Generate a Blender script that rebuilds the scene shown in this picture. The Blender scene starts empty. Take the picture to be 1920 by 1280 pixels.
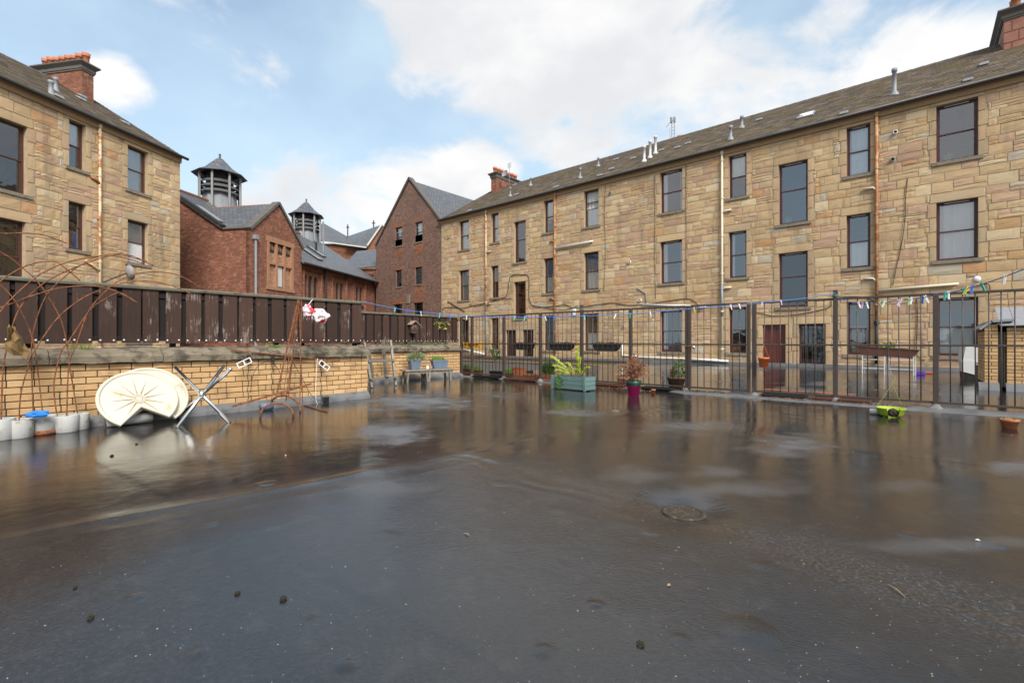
import bpy, math, random
import numpy as np
from mathutils import Vector, Matrix
R = math.radians
sc = bpy.context.scene
col = sc.collection
# ---------------------------------------------------------------- camera
F = 884.0; CX = 960.0; HY = 640.0; CH = 1.1
TH = math.atan2(760.0, 884.0); S_, C_ = math.sin(TH), math.cos(TH)
cam = bpy.data.cameras.new('camera'); camo = bpy.data.objects.new('camera', cam); col.objects.link(camo)
camo.location = (0, 0, CH); camo.rotation_euler = (R(90), 0, TH)
cam.sensor_width = 36; cam.sensor_fit = 'HORIZONTAL'; cam.lens = 36 * F / 1920; cam.clip_start = 0.05; cam.clip_end = 2000
sc.camera = camo
def W(X, Y, z=0): return Vector((C_ * X - S_ * Y, S_ * X + C_ * Y, z))          # camera ground frame -> world
def ray(px, py): return W((px - CX) / F, 1.0, (HY - py) / F)
def P(px, py, Y): d = ray(px, py) * Y; d.z += CH; return d                      # point at a given depth
def G(px, py, z=0): return P(px, py, F * (CH - z) / (py - HY))                  # point on the ground
def on_plane(px, py, p0, n):
    d = ray(px, py); o = Vector((0, 0, CH)); n = Vector(n); t = (Vector(p0) - o).dot(n) / d.dot(n); return o + d * t
def on_v(px, py, v): return on_plane(px, py, (0, v, 0), (0, 1, 0))
def on_u(px, py, u): return on_plane(px, py, (u, 0, 0), (1, 0, 0))
def proj(p):
    X = C_ * p[0] + S_ * p[1]; Y = -S_ * p[0] + C_ * p[1]
    return (CX + F * X / Y, HY - F * (p[2] - CH) / Y, Y) if Y > .1 else (-9999, 0, Y)
# ---------------------------------------------------------------- world
SUN_EL, SUN_ROT = 41, 117     # degrees; rotation measured from +Y towards +X
def nd(nt, typ, **kw):
    n = nt.nodes.new(typ); ins = kw.pop('i', {})
    for k, v in kw.items(): setattr(n, k, v)
    for k, v in ins.items():
        if isinstance(v, bpy.types.NodeSocket): nt.links.new(v, n.inputs[k])
        else: n.inputs[k].default_value = v
    return n
def mth(nt, op, a, b=None, c=None, clamp=False):
    n = nt.nodes.new('ShaderNodeMath'); n.operation = op; n.use_clamp = clamp
    for k, v in enumerate((a, b, c)):
        if v is None: continue
        if isinstance(v, bpy.types.NodeSocket): nt.links.new(v, n.inputs[k])
        else: n.inputs[k].default_value = v
    return n.outputs[0]
def mixc(nt, fac, a, b, bt='MIX'):
    n = nt.nodes.new('ShaderNodeMix'); n.data_type = 'RGBA'; n.blend_type = bt
    for s, v in ((n.inputs[0], fac), (n.inputs[6], a), (n.inputs[7], b)):
        if isinstance(v, bpy.types.NodeSocket): nt.links.new(v, s)
        elif isinstance(v, (int, float)): s.default_value = v
        else: s.default_value = (*v[:3], 1)
    return n.outputs[2]
def ramp(nt, fac, p0, p1):
    n = nd(nt, 'ShaderNodeMapRange', interpolation_type='SMOOTHSTEP', i={0: fac, 1: p0, 2: p1}); return n.outputs[0]
wd = bpy.data.worlds.new('World'); sc.world = wd; wd.use_nodes = True
nt = wd.node_tree; nt.nodes.clear()
sky = nd(nt, 'ShaderNodeTexSky', sky_type='NISHITA', sun_disc=False, sun_elevation=R(SUN_EL), sun_rotation=R(SUN_ROT), air_density=1.0, dust_density=1.6, ozone_density=1.2)
tc = nd(nt, 'ShaderNodeTexCoord'); sep = nd(nt, 'ShaderNodeSeparateXYZ', i={0: tc.outputs['Generated']})
x, y, z = sep.outputs
fw = mth(nt, 'ADD', mth(nt, 'MULTIPLY', x, -S_), mth(nt, 'MULTIPLY', y, C_))     # compass bearing from the yard's diagonal
rt = mth(nt, 'ADD', mth(nt, 'MULTIPLY', x, C_), mth(nt, 'MULTIPLY', y, S_))
az = mth(nt, 'ARCTAN2', rt, fw); el = mth(nt, 'ARCSINE', z)
def azel(px, py):
    a = math.atan((px - CX) / F); return a, math.atan((HY - py) * math.cos(a) / F)
field = None
for (px, py, ha, hb, wgt) in ((1000, 40, 22.5, 7.4, 1.2), (1120, 150, 19, 5.5, 1.1), (800, 120, 10, 4, .7), (1250, 240, 18, 6, 1.0), (730, 385, 17, 6.5, 1.0), (880, 330, 7, 4, .8), (590, 385, 12, 6, .95), (215, 160, 3.6, 2.6, .85), (1720, 130, 8, 4.2, .9), (60, 130, 3, 1.6, .3), (640, 70, 3.5, 2.2, .6)):
    a0, e0 = azel(px, py)
    da = mth(nt, 'DIVIDE', mth(nt, 'SUBTRACT', az, a0), R(ha)); de = mth(nt, 'DIVIDE', mth(nt, 'SUBTRACT', el, e0), R(hb))
    d2 = mth(nt, 'ADD', mth(nt, 'MULTIPLY', da, da), mth(nt, 'MULTIPLY', de, de))
    g = mth(nt, 'MULTIPLY', mth(nt, 'SUBTRACT', 1.25, d2, clamp=True), wgt)
    field = g if field is None else mth(nt, 'MAXIMUM', field, g)
mp = nd(nt, 'ShaderNodeMapping', i={'Vector': tc.outputs['Generated'], 'Scale': (1, 1, 1.7)})
n1 = nd(nt, 'ShaderNodeTexNoise', i={'Vector': mp.outputs[0], 'Scale': 5.0, 'Detail': 10.0, 'Roughness': .58, 'Distortion': .3})
n2 = nd(nt, 'ShaderNodeTexNoise', i={'Vector': mp.outputs[0], 'Scale': 1.5, 'Detail': 4.0, 'Roughness': .5})
n3 = nd(nt, 'ShaderNodeTexNoise', i={'Vector': mp.outputs[0], 'Scale': 3.0, 'Detail': 6.0, 'Roughness': .55})
away = ramp(nt, fw, .52, .1)                                                     # beyond the seen part the same broken cloud goes on
wild = mth(nt, 'MULTIPLY', mth(nt, 'MULTIPLY', ramp(nt, n2.outputs[0], .40, .56), 1.15), away)
field = mth(nt, 'MAXIMUM', field, wild)
dens = mth(nt, 'ADD', field, mth(nt, 'MULTIPLY', mth(nt, 'SUBTRACT', n1.outputs[0], .5), 3.4))
mask = ramp(nt, dens, .20, 1.0)
shade = ramp(nt, mth(nt, 'ADD', mth(nt, 'MULTIPLY', n3.outputs[0], .75), mth(nt, 'MULTIPLY', n1.outputs[0], .25)), .38, .64)
ccol = mixc(nt, shade, (.685, .68, .675), (.535, .545, .565))
skyc = nd(nt, 'ShaderNodeVectorMath', operation='SCALE', i={0: sky.outputs[0], 3: .14})
veil = mth(nt, 'ADD', mth(nt, 'MULTIPLY', ramp(nt, z, .62, .05), .42), mth(nt, 'MULTIPLY', n3.outputs[0], 1.0))
blue = mixc(nt, veil, skyc.outputs[0], (.475, .605, .685))
full = mixc(nt, mask, blue, ccol)
bg = nd(nt, 'ShaderNodeBackground', i={0: full, 1: 1.0}); out = nd(nt, 'ShaderNodeOutputWorld', i={0: bg.outputs[0]})
# ---------------------------------------------------------------- sun, exposure
sl = bpy.data.lights.new('sun', 'SUN'); sl.energy = 3.0; sl.angle = R(24); sl.color = (1, .955, .89)
so = bpy.data.objects.new('sun', sl); col.objects.link(so)
sd = Vector((math.sin(R(SUN_ROT)) * math.cos(R(SUN_EL)), math.cos(R(SUN_ROT)) * math.cos(R(SUN_EL)), math.sin(R(SUN_EL))))
so.rotation_euler = sd.to_track_quat('Z', 'Y').to_euler()
sc.view_settings.view_transform = 'Standard'; sc.view_settings.look = 'None'; sc.view_settings.gamma = 1
sc.view_settings.use_curve_mapping = False; sc.view_settings.exposure = 0.6
sc.render.engine = 'CYCLES'

# ================================================================ materials
def newmat(name):
    m = bpy.data.materials.new(name); m.use_nodes = True; t = m.node_tree; t.nodes.clear()
    o = t.nodes.new('ShaderNodeOutputMaterial'); b = t.nodes.new('ShaderNodeBsdfPrincipled'); t.links.new(b.outputs[0], o.inputs[0]); return m, t, b
def setin(t, b, k, v):
    if isinstance(v, bpy.types.NodeSocket): t.links.new(v, b.inputs[k])
    elif isinstance(v, (tuple, list)): b.inputs[k].default_value = (*v[:3], 1)
    else: b.inputs[k].default_value = v
def noise(t, vec, scale, detail=4, rough=.55, dist=0):
    return nd(t, 'ShaderNodeTexNoise', i={'Vector': vec, 'Scale': scale, 'Detail': float(detail), 'Roughness': rough, 'Distortion': dist}).outputs[0]
def bump(t, b, h, strength, dist=.01):
    n = nd(t, 'ShaderNodeBump', i={'Strength': strength, 'Distance': dist, 'Height': h}); t.links.new(n.outputs[0], b.inputs['Normal'])
def coords(t, kind='Object'): return nd(t, 'ShaderNodeTexCoord').outputs[kind]
def position(t): return nd(t, 'ShaderNodeNewGeometry').outputs['Position']
MC = {}
def simple(name, c, rough=.6, metal=0, var=.25, scale=9, c2=None, amt=(.5, .7), bmp=.0, spec=.5, rnd=0):
    """plain paint/plastic/metal: colour with uneven tone, optional second colour in patches"""
    if name in MC: return MC[name]
    m, t, b = newmat(name); v = position(t)
    n = noise(t, v, scale, 5)
    k = mixc(t, n, tuple(q * (1 - var) for q in c), tuple(min(1, q * (1 + var)) for q in c))
    if c2: k = mixc(t, ramp(t, noise(t, v, scale * .7, 7, .65), amt[0], amt[1]), k, c2)
    if rnd:
        rr = nd(t, 'ShaderNodeObjectInfo').outputs['Random']
        k = mixc(t, 1.0, k, mixc(t, rr, (1 - rnd,) * 3, (1 + rnd,) * 3), 'MULTIPLY')
    setin(t, b, 'Base Color', k); b.inputs['Metallic'].default_value = metal; b.inputs['Specular IOR Level'].default_value = spec
    setin(t, b, 'Roughness', mth(t, 'MULTIPLY_ADD', n, .2, rough - .1))
    if bmp: bump(t, b, noise(t, v, scale * 6, 4), bmp, .004)
    MC[name] = m; return m
def stone_mat(name, src):
    m, t, b = newmat(name); v = position(t)
    if src == 'obj': tint = nd(t, 'ShaderNodeObjectInfo').outputs['Color']
    else: tint = nd(t, 'ShaderNodeAttribute', attribute_name='tint').outputs['Color']
    st = nd(t, 'ShaderNodeMapping', i={'Vector': v, 'Scale': (1, 1, 3.2)}).outputs[0]
    bed = noise(t, st, 7, 6, .65, .6); fine = noise(t, v, 45, 5, .7); big = noise(t, v, .55, 4)
    k = mixc(t, 1, tint, mixc(t, bed, (.86, .84, .82), (1.16, 1.17, 1.18)), 'MULTIPLY')
    k = mixc(t, mth(t, 'MULTIPLY', ramp(t, bed, .58, .75), .25), k, (.40, .24, .11))
    k = mixc(t, mth(t, 'MULTIPLY', ramp(t, fine, .58, .76), .25), k, (.17, .125, .085))
    k = mixc(t, mth(t, 'MULTIPLY', ramp(t, big, .52, .74), .2), k, (.24, .185, .12))
    strk = noise(t, nd(t, 'ShaderNodeMapping', i={'Vector': v, 'Scale': (1.6, 1.6, .22)}).outputs[0], 1.0, 6, .62, .3)
    k = mixc(t, mth(t, 'MULTIPLY', ramp(t, strk, .52, .70), .42), k, (.20, .145, .095))
    k = mixc(t, mth(t, 'MULTIPLY', ramp(t, noise(t, v, .33, 5, .6), .50, .68), .25), k, (.30, .20, .135))
    setin(t, b, 'Base Color', k); b.inputs['Roughness'].default_value = .9; b.inputs['Specular IOR Level'].default_value = .2
    bump(t, b, mth(t, 'ADD', mth(t, 'MULTIPLY', bed, .6), mth(t, 'MULTIPLY', fine, .4)), .75, .02); return m
M_stone_o = stone_mat('sandstone', 'obj'); M_stone_a = stone_mat('sandstone_rubble', 'attr')
M_mortar = simple('lime_mortar', (.40, .30, .19), .95, var=.3, scale=6, bmp=.4)
M_mortar_dk = simple('dark_mortar', (.035, .028, .024), .95, var=.3, scale=8, bmp=.4)
def ybrick():
    m, t, b = newmat('yellow_brick'); v = position(t); r = nd(t, 'ShaderNodeObjectInfo').outputs['Random']
    k = mixc(t, r, (.47, .285, .13), (.60, .395, .195))
    k = mixc(t, mth(t, 'MULTIPLY', ramp(t, noise(t, v, 60, 5, .7), .52, .72), .4), k, (.30, .15, .06))
    k = mixc(t, mth(t, 'MULTIPLY', ramp(t, noise(t, v, 2.2, 6, .65), .50, .68), .55), k, (.21, .135, .075)); k = mixc(t, mth(t, 'MULTIPLY', ramp(t, noise(t, v, 11, 6, .7), .57, .70), .5), k, (.33, .25, .17))
    setin(t, b, 'Base Color', k); b.inputs['Roughness'].default_value = .8; b.inputs['Specular IOR Level'].default_value = .3
    bump(t, b, noise(t, v, 90, 4), .35, .004); return m
M_ybrick = ybrick()
def uvtex_brick(name, c1, c2, mort, patch, sc_=1.0):
    m, t, b = newmat(name); uv = nd(t, 'ShaderNodeUVMap', uv_map='UVMap').outputs[0]; v = position(t)
    wob = nd(t, 'ShaderNodeVectorMath', operation='SCALE', i={0: nd(t, 'ShaderNodeTexNoise', i={'Vector': v, 'Scale': 5.0}).outputs[1], 3: .02}).outputs[0]
    uv2 = nd(t, 'ShaderNodeVectorMath', operation='ADD', i={0: uv, 1: wob}).outputs[0]
    bt = nd(t, 'ShaderNodeTexBrick', offset=.5, i={'Vector': uv2, 'Color1': (*c1, 1), 'Color2': (*c2, 1), 'Mortar': (*mort, 1), 'Scale': 1.0, 'Mortar Size': .011, 'Mortar Smooth': .2, 'Bias': 0.0, 'Brick Width': .235 * sc_, 'Row Height': .08 * sc_})
    cell = nd(t, 'ShaderNodeTexWhiteNoise', noise_dimensions='2D')
    fl = nd(t, 'ShaderNodeVectorMath', operation='FLOOR', i={0: nd(t, 'ShaderNodeVectorMath', operation='DIVIDE', i={0: uv2, 1: (.235 * sc_, .08 * sc_, 1)}).outputs[0]})
    t.links.new(fl.outputs[0], cell.inputs['Vector'])
    k = mixc(t, mth(t, 'MULTIPLY', ramp(t, cell.outputs[0], .62, .9), .75), bt.outputs[0], tuple(q * .45 for q in c1))
    k = mixc(t, mth(t, 'MULTIPLY', ramp(t, cell.outputs[0], .12, .0), .7), k, patch)
    k = mixc(t, mth(t, 'MULTIPLY', ramp(t, noise(t, v, .7, 6, .6), .50, .72), .55), k, tuple(q * .32 for q in c1))
    k = mixc(t, mth(t, 'MULTIPLY', ramp(t, noise(t, v, .45, 7, .7), .62, .74), .35), k, (.42, .36, .31))
    k = mixc(t, mth(t, 'MULTIPLY', ramp(t, noise(t, v, 4.5, 6, .75), .50, .62), .72), k, tuple(q * .4 for q in c1)); k = mixc(t, mth(t, 'MULTIPLY', ramp(t, noise(t, v, 3.3, 6, .75, .5), .53, .64), .65), k, patch)
    k = mixc(t, bt.outputs['Fac'], k, mort)
    setin(t, b, 'Base Color', k); b.inputs['Roughness'].default_value = .9; b.inputs['Specular IOR Level'].default_value = .25
    h = mth(t, 'MULTIPLY_ADD', noise(t, v, 30, 4), .4, mth(t, 'SUBTRACT', 1.0, bt.outputs['Fac'])); bump(t, b, h, .8, .012); return m
M_red = uvtex_brick('red_brick', (.37, .135, .072), (.26, .088, .05), (.13, .10, .085), (.46, .24, .15))
M_purple = uvtex_brick('old_purple_brick', (.27, .14, .10), (.19, .10, .078), (.17, .135, .11), (.36, .21, .145))
M_orange = uvtex_brick('orange_brick', (.36, .135, .06), (.31, .12, .055), (.2, .13, .09), (.42, .2, .1))
M_infill = uvtex_brick('pale_infill_brick', (.52, .28, .16), (.46, .24, .13), (.34, .24, .17), (.56, .36, .24))
def uvtex_slate(name, c1, c2, w, h, moss):
    m, t, b = newmat(name); uv = nd(t, 'ShaderNodeUVMap', uv_map='UVMap').outputs[0]; v = position(t)
    bt = nd(t, 'ShaderNodeTexBrick', offset=.5, i={'Vector': uv, 'Color1': (*c1, 1), 'Color2': (*c2, 1), 'Mortar': (.02, .02, .022, 1), 'Scale': 1.0, 'Mortar Size': .012, 'Mortar Smooth': .3, 'Brick Width': w, 'Row Height': h})
    k = mixc(t, mth(t, 'MULTIPLY', ramp(t, noise(t, v, 1.3, 7, .65), .52, .7), .7), bt.outputs[0], moss)
    k = mixc(t, mth(t, 'MULTIPLY', ramp(t, noise(t, v, 9, 5, .65), .6, .72), .6), k, tuple(q * 1.7 for q in c1))
    setin(t, b, 'Base Color', k); setin(t, b, 'Roughness', mth(t, 'MULTIPLY_ADD', noise(t, v, 4, 4), .35, .3))
    sy = nd(t, 'ShaderNodeSeparateXYZ', i={0: uv}).outputs[1]
    saw = mth(t, 'FRACT', mth(t, 'DIVIDE', sy, h)); bump(t, b, mth(t, 'SUBTRACT', mth(t, 'MULTIPLY', saw, -1.0), bt.outputs['Fac']), .8, .03); return m
M_slate = uvtex_slate('roof_slate', (.135, .14, .15), (.09, .095, .105), .3, .22, (.10, .098, .085))
def tile_mat():
    m, t, b = newmat('mossy_roof_tile'); v = position(t)
    at = nd(t, 'ShaderNodeAttribute', attribute_name='tint').outputs['Color']
    k = mixc(t, mth(t, 'MULTIPLY', ramp(t, noise(t, v, 1.1, 7, .7), .43, .62), .8), at, (.10, .075, .03))
    k = mixc(t, mth(t, 'MULTIPLY', ramp(t, noise(t, v, 14, 6, .7), .57, .7), .8), k, (.20, .185, .16))
    k = mixc(t, mth(t, 'MULTIPLY', ramp(t, noise(t, v, 5, 6, .7), .60, .72), .7), k, (.025, .02, .016))
    setin(t, b, 'Base Color', k); b.inputs['Roughness'].default_value = .85; b.inputs['Specular IOR Level'].default_value = .25; bump(t, b, noise(t, v, 30, 5), .6, .02); return m
M_tile = tile_mat()
def wood_mat(name, c, peel, pa, rnd=.3, sx=(14, 14, 1.1)):
    m, t, b = newmat(name); v = position(t)
    oi = nd(t, 'ShaderNodeObjectInfo').outputs['Random']
    off = nd(t, 'ShaderNodeVectorMath', operation='SCALE', i={0: (7.1, 3.3, 9.7), 3: oi}).outputs[0]
    vv = nd(t, 'ShaderNodeVectorMath', operation='ADD', i={0: v, 1: off}).outputs[0]
    g = noise(t, nd(t, 'ShaderNodeMapping', i={'Vector': vv, 'Scale': sx}).outputs[0], 3, 7, .65, .5)
    k = mixc(t, g, tuple(q * .55 for q in c), tuple(q * 1.45 for q in c))
    k = mixc(t, 1.0, k, mixc(t, oi, (1 - rnd,) * 3, (1 + rnd,) * 3), 'MULTIPLY')
    wear = mth(t, 'ADD', mth(t, 'MULTIPLY', g, .55), mth(t, 'MULTIPLY', noise(t, vv, 3.2, 6, .65), .6))
    wear = mth(t, 'ADD', wear, mth(t, 'MULTIPLY', mth(t, 'SUBTRACT', oi, .5), .1))
    k = mixc(t, mth(t, 'MULTIPLY', ramp(t, wear, pa, pa + .07), .8), k, peel)
    setin(t, b, 'Base Color', k); b.inputs['Roughness'].default_value = .7; b.inputs['Specular IOR Level'].default_value = .35
    saw = noise(t, nd(t, 'ShaderNodeMapping', i={'Vector': vv, 'Scale': (2, 2, 60)}).outputs[0], 3, 2)
    bump(t, b, mth(t, 'ADD', g, mth(t, 'MULTIPLY', saw, .5)), .5, .006); return m
M_fence = wood_mat('stained_fence_board', (.050, .0255, .0175), (.23, .19, .165), .648)
M_fence_dk = simple('dark_back_board', (.012, .009, .008), .9)
M_rail = simple('weathered_cap_rail', (.135, .125, .088), .8, var=.35, scale=12, c2=(.07, .06, .045), bmp=.3)
M_greywood = wood_mat('weathered_grey_wood', (.20, .175, .14), (.30, .29, .26), .62, .15)
M_board = wood_mat('bleached_plank', (.30, .21, .14), (.4, .35, .3), .66, .1)
M_coping = simple('mossy_coping', (.20, .165, .115), .95, var=.45, scale=7, c2=(.075, .062, .045), amt=(.45, .62), bmp=.8)
M_conc = simple('grey_concrete', (.29, .29, .285), .8, var=.25, scale=6, c2=(.15, .145, .14), bmp=.3)
M_foot = simple('dirty_concrete_foot', (.185, .18, .165), .85, var=.4, scale=14, c2=(.09, .085, .07), amt=(.45, .62), bmp=.5)
M_upstand = simple('grey_felt_upstand', (.145, .147, .15), .5, var=.4, scale=4, c2=(.055, .053, .052), amt=(.48, .7), bmp=.3)
M_bar = simple('brown_painted_steel', (.056, .041, .034), .42, var=.3, scale=14, c2=(.13, .11, .10), amt=(.62, .74), bmp=.15)
M_rust = simple('rusty_steel', (.24, .088, .032), .85, var=.45, scale=25, c2=(.11, .042, .02), amt=(.45, .6), bmp=.4)
M_rustpipe = simple('rust_streaked_cream_pipe', (.62, .47, .30), .55, var=.12, scale=4, c2=(.36, .14, .045), amt=(.50, .60))
M_rustpipe2 = simple('rusty_downpipe', (.46, .26, .12), .6, var=.2, scale=4, c2=(.32, .11, .035), amt=(.42, .55))
M_cream = simple('cream_pipe', (.66, .58, .44), .5, var=.1, scale=3, c2=(.5, .36, .2), amt=(.62, .72))
M_white = simple('white_plastic', (.74, .74, .72), .4, var=.08)
M_bucket = simple('white_concrete_bucket', (.41, .41, .39), .7, var=.22, scale=10, c2=(.25, .21, .15), amt=(.52, .68), bmp=.2)
M_lid = simple('cream_moulded_plastic', (.60, .56, .45), .42, var=.07, scale=5, c2=(.44, .35, .22), amt=(.58, .72))
M_liddk = simple('dirty_cream_plastic', (.46, .35, .21), .5, var=.2)
M_chrome = simple('chrome', (.78, .78, .78), .12, 1, var=.05)
M_black = simple('black_plastic', (.018, .018, .018), .45)
M_cable = simple('black_cable', (.022, .02, .018), .6)
M_terra = simple('terracotta', (.42, .145, .06), .75, var=.2, scale=12, c2=(.33, .2, .13), amt=(.62, .75))
M_orangep = simple('orange_plastic', (.62, .15, .04), .45, var=.12)
M_pot_red = simple('clay_chimney_pot', (.46, .165, .085), .8, var=.25, scale=6)
M_trough = simple('brown_plastic', (.115, .048, .032), .5, var=.3)
M_soil = simple('soil', (.04, .028, .02), .95, bmp=.6, scale=30)
M_leaf = simple('fresh_leaf', (.13, .25, .03), .5, var=.4, scale=15, rnd=.2)
M_yleaf = simple('yellow_green_leaf', (.36, .42, .05), .5, var=.35, scale=20)
M_dleaf = simple('dark_leaf', (.055, .13, .03), .5, var=.4, scale=15)
M_gleaf = simple('grey_green_leaf', (.20, .26, .12), .6, var=.3, scale=20)
M_dead = simple('dead_foliage', (.25, .115, .06), .85, var=.4, scale=18)
M_twig = simple('twig', (.10, .07, .04), .8)
M_lead = simple('lead_grey', (.25, .265, .28), .55, var=.2, scale=3)
M_timbgrey = simple('grey_timber', (.27, .265, .26), .8, var=.3)
M_louv = simple('slate_grey_louvre', (.085, .087, .09), .7)
M_dklouvre = simple('dark_louvre', (.035, .035, .038), .7)
M_redstone = simple('red_sandstone', (.235, .105, .062), .9, var=.3, scale=6, c2=(.12, .06, .04), bmp=.4)
M_palestone = simple('orange_sandstone', (.36, .185, .105), .9, var=.25, scale=6, c2=(.2, .10, .06), amt=(.56, .7), bmp=.4)
M_chim = simple('rendered_chimney_brick', (.30, .135, .095), .9, var=.3, scale=5, c2=(.40, .27, .21), amt=(.55, .72), bmp=.4)
M_chimcap = simple('sooty_cornice_stone', (.115, .105, .092), .9, var=.35, scale=6, bmp=.4)
M_gutter = simple('black_gutter', (.03, .028, .028), .45, var=.3)
M_eave = simple('eaves_course', (.35, .225, .115), .9, var=.2, scale=4, bmp=.3)
M_sill = simple('stone_sill', (.215, .185, .135), .9, var=.3, scale=8, c2=(.12, .10, .075), bmp=.4)
M_frame = simple('burgundy_window_frame', (.075, .022, .022), .4, var=.2)
M_frame2 = simple('brown_window_frame', (.085, .038, .026), .45, var=.2)
M_door = simple('oxblood_door', (.12, .028, .018), .45, var=.35, scale=3, c2=(.06, .02, .014))
M_doorb = simple('brown_door', (.05, .026, .018), .5, var=.3)
M_room = simple('room_interior', (.075, .07, .065), .95)
M_curt = simple('net_curtain', (.82, .82, .80), .9, var=.06)
M_blind = simple('grey_blind', (.58, .59, .58), .9, var=.08)
M_bluec = simple('blue_curtain', (.06, .19, .36), .8)
M_paleblue = simple('pale_blue_curtain', (.25, .42, .52), .8)
M_tan = simple('tan_board', (.36, .25, .16), .8)
M_blue = simple('blue_plastic_sheet', (.03, .22, .72), .35)
M_line = simple('blue_line', (.05, .22, .62), .5)
M_line2 = simple('violet_blue_line', (.10, .14, .42), .5)
M_teal = wood_mat('blue_green_painted_wood', (.12, .205, .20), (.22, .26, .23), .64, .12)
M_pink = simple('pink_plastic', (.52, .02, .16), .35, var=.1, scale=3, c2=(.62, .36, .44), amt=(.52, .75))
M_lime = simple('lime_plastic', (.33, .45, .035), .35, var=.08)
M_greyblue = simple('grey_blue_plastic', (.135, .18, .25), .5, var=.12)
M_yellow = simple('yellow_plastic', (.70, .36, .02), .45, var=.1)
M_darkgreen = simple('dark_green_plastic', (.012, .05, .03), .4)
M_rag = simple('brown_rag', (.16, .10, .035), .9, var=.4, scale=14)
M_red_p = simple('red_and_clear_plastic', (.72, .70, .70), .3, var=.06, scale=9, c2=(.62, .03, .06), amt=(.50, .56))
M_moss = simple('moss', (.020, .020, .009), .95, var=.5, scale=40, bmp=.8)
M_litter = simple('dead_leaf_litter', (.17, .085, .045), .9, var=.5, scale=30)
M_speck = simple('pale_grit', (.36, .34, .30), .8, rnd=.2)
M_iron = simple('cast_iron_grate', (.050, .041, .031), .8, var=.4, scale=40, c2=(.115, .09, .058), amt=(.52, .66), bmp=.4, spec=.25)
M_hole = simple('shaft_dark', (.006, .006, .006), .95)
M_greytile = simple('pale_grey_tile', (.25, .255, .27), .6, var=.2)
M_binpale = simple('pale_grey_plastic', (.56, .56, .55), .5, var=.08)
M_ground = simple('outer_ground', (.07, .066, .06), .9, var=.3, scale=.5)
def glass_mat(name, base, tint):
    m = bpy.data.materials.new(name); m.use_nodes = True; t = m.node_tree; t.nodes.clear(); v = position(t)
    lw = nd(t, 'ShaderNodeFresnel', i={'IOR': 1.5}).outputs[0]
    f = mth(t, 'ADD', mth(t, 'MULTIPLY', lw, .8), base, clamp=True)
    tr = nd(t, 'ShaderNodeBsdfTransparent', i={0: (*tint, 1)}); gl = nd(t, 'ShaderNodeBsdfGlossy', i={0: (.95, .96, 1, 1), 1: .03})
    n = nd(t, 'ShaderNodeBump', i={'Strength': .12, 'Distance': .05, 'Height': noise(t, v, 1.6, 2)}); t.links.new(n.outputs[0], gl.inputs['Normal'])
    mx = nd(t, 'ShaderNodeMixShader', i={0: f, 1: tr.outputs[0], 2: gl.outputs[0]}); o = nd(t, 'ShaderNodeOutputMaterial', i={0: mx.outputs[0]}); return m
M_glass = glass_mat('window_glass', .16, (.88, .91, .91)); M_obsc = glass_mat('obscured_glass', .10, (.35, .37, .38))
def deck_mat():
    m, t, b = newmat('wet_felt_deck'); v = position(t)
    wet = nd(t, 'ShaderNodeAttribute', attribute_name='wet').outputs['Fac']
    dry_sheen = nd(t, 'ShaderNodeAttribute', attribute_name='dry_sheen').outputs['Fac']
    silt = nd(t, 'ShaderNodeAttribute', attribute_name='silt').outputs['Fac']
    big = noise(t, v, .8, 5, .6); mid = noise(t, v, 6, 6, .65); fine = noise(t, v, 75, 3, .55, .4); gran = noise(t, v, 260, 2, .6)
    k = mixc(t, big, (.009, .0088, .009), (.021, .0195, .019))
    k = mixc(t, mth(t, 'MULTIPLY', ramp(t, mid, .50, .70), .5), k, (.038, .034, .032))
    k = mixc(t, mth(t, 'MULTIPLY', mth(t, 'MULTIPLY', silt, ramp(t, noise(t, v, 55, 7, .75), .46, .66)), .6), k, (.13, .115, .10))
    sp = nd(t, 'ShaderNodeTexVoronoi', i={'Vector': v, 'Scale': 26.0, 'Randomness': 1.0}); keep = nd(t, 'ShaderNodeSeparateXYZ', i={0: sp.outputs['Color']}).outputs[0]
    spk = mth(t, 'MULTIPLY', ramp(t, sp.outputs[0], .12, .05), mth(t, 'GREATER_THAN', keep, .80))
    k = mixc(t, mth(t, 'MULTIPLY', spk, mth(t, 'MULTIPLY_ADD', silt, .6, .25)), k, (.30, .27, .23))
    k = mixc(t, mth(t, 'MULTIPLY', dry_sheen, .6), k, (.19, .19, .20))  # sky reflection on the drier patches, painted in as a paler base colour
    setin(t, b, 'Base Color', k)
    rg = mth(t, 'MULTIPLY_ADD', wet, -.10, .165)
    rg = mth(t, 'ADD', rg, mth(t, 'MULTIPLY', mth(t, 'SUBTRACT', mid, .5), .12)); rg = mth(t, 'MULTIPLY_ADD', dry_sheen, .30, rg)
    setin(t, b, 'Roughness', mth(t, 'MAXIMUM', rg, .07)); setin(t, b, 'Specular IOR Level', mth(t, 'MULTIPLY_ADD', wet, -.38, 1.0))
    b.inputs['IOR'].default_value = 1.5
    grain = mth(t, 'ADD', mth(t, 'MULTIPLY', fine, .65), mth(t, 'MULTIPLY', gran, .35))
    amp = mth(t, 'MULTIPLY_ADD', wet, -.31, .36)
    n1 = nd(t, 'ShaderNodeBump', i={'Strength': amp, 'Distance': .006, 'Height': grain})
    n2 = nd(t, 'ShaderNodeBump', i={'Strength': .08, 'Distance': .02, 'Height': noise(t, v, 9, 4, .55), 'Normal': n1.outputs[0]})
    n3 = nd(t, 'ShaderNodeBump', i={'Strength': mth(t, 'MULTIPLY_ADD', wet, -.11, .13), 'Distance': .010, 'Height': noise(t, v, 32, 4, .6, 1.2), 'Normal': n2.outputs[0]})
    t.links.new(n3.outputs[0], b.inputs['Normal']); return m
M_deck = deck_mat()

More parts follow.
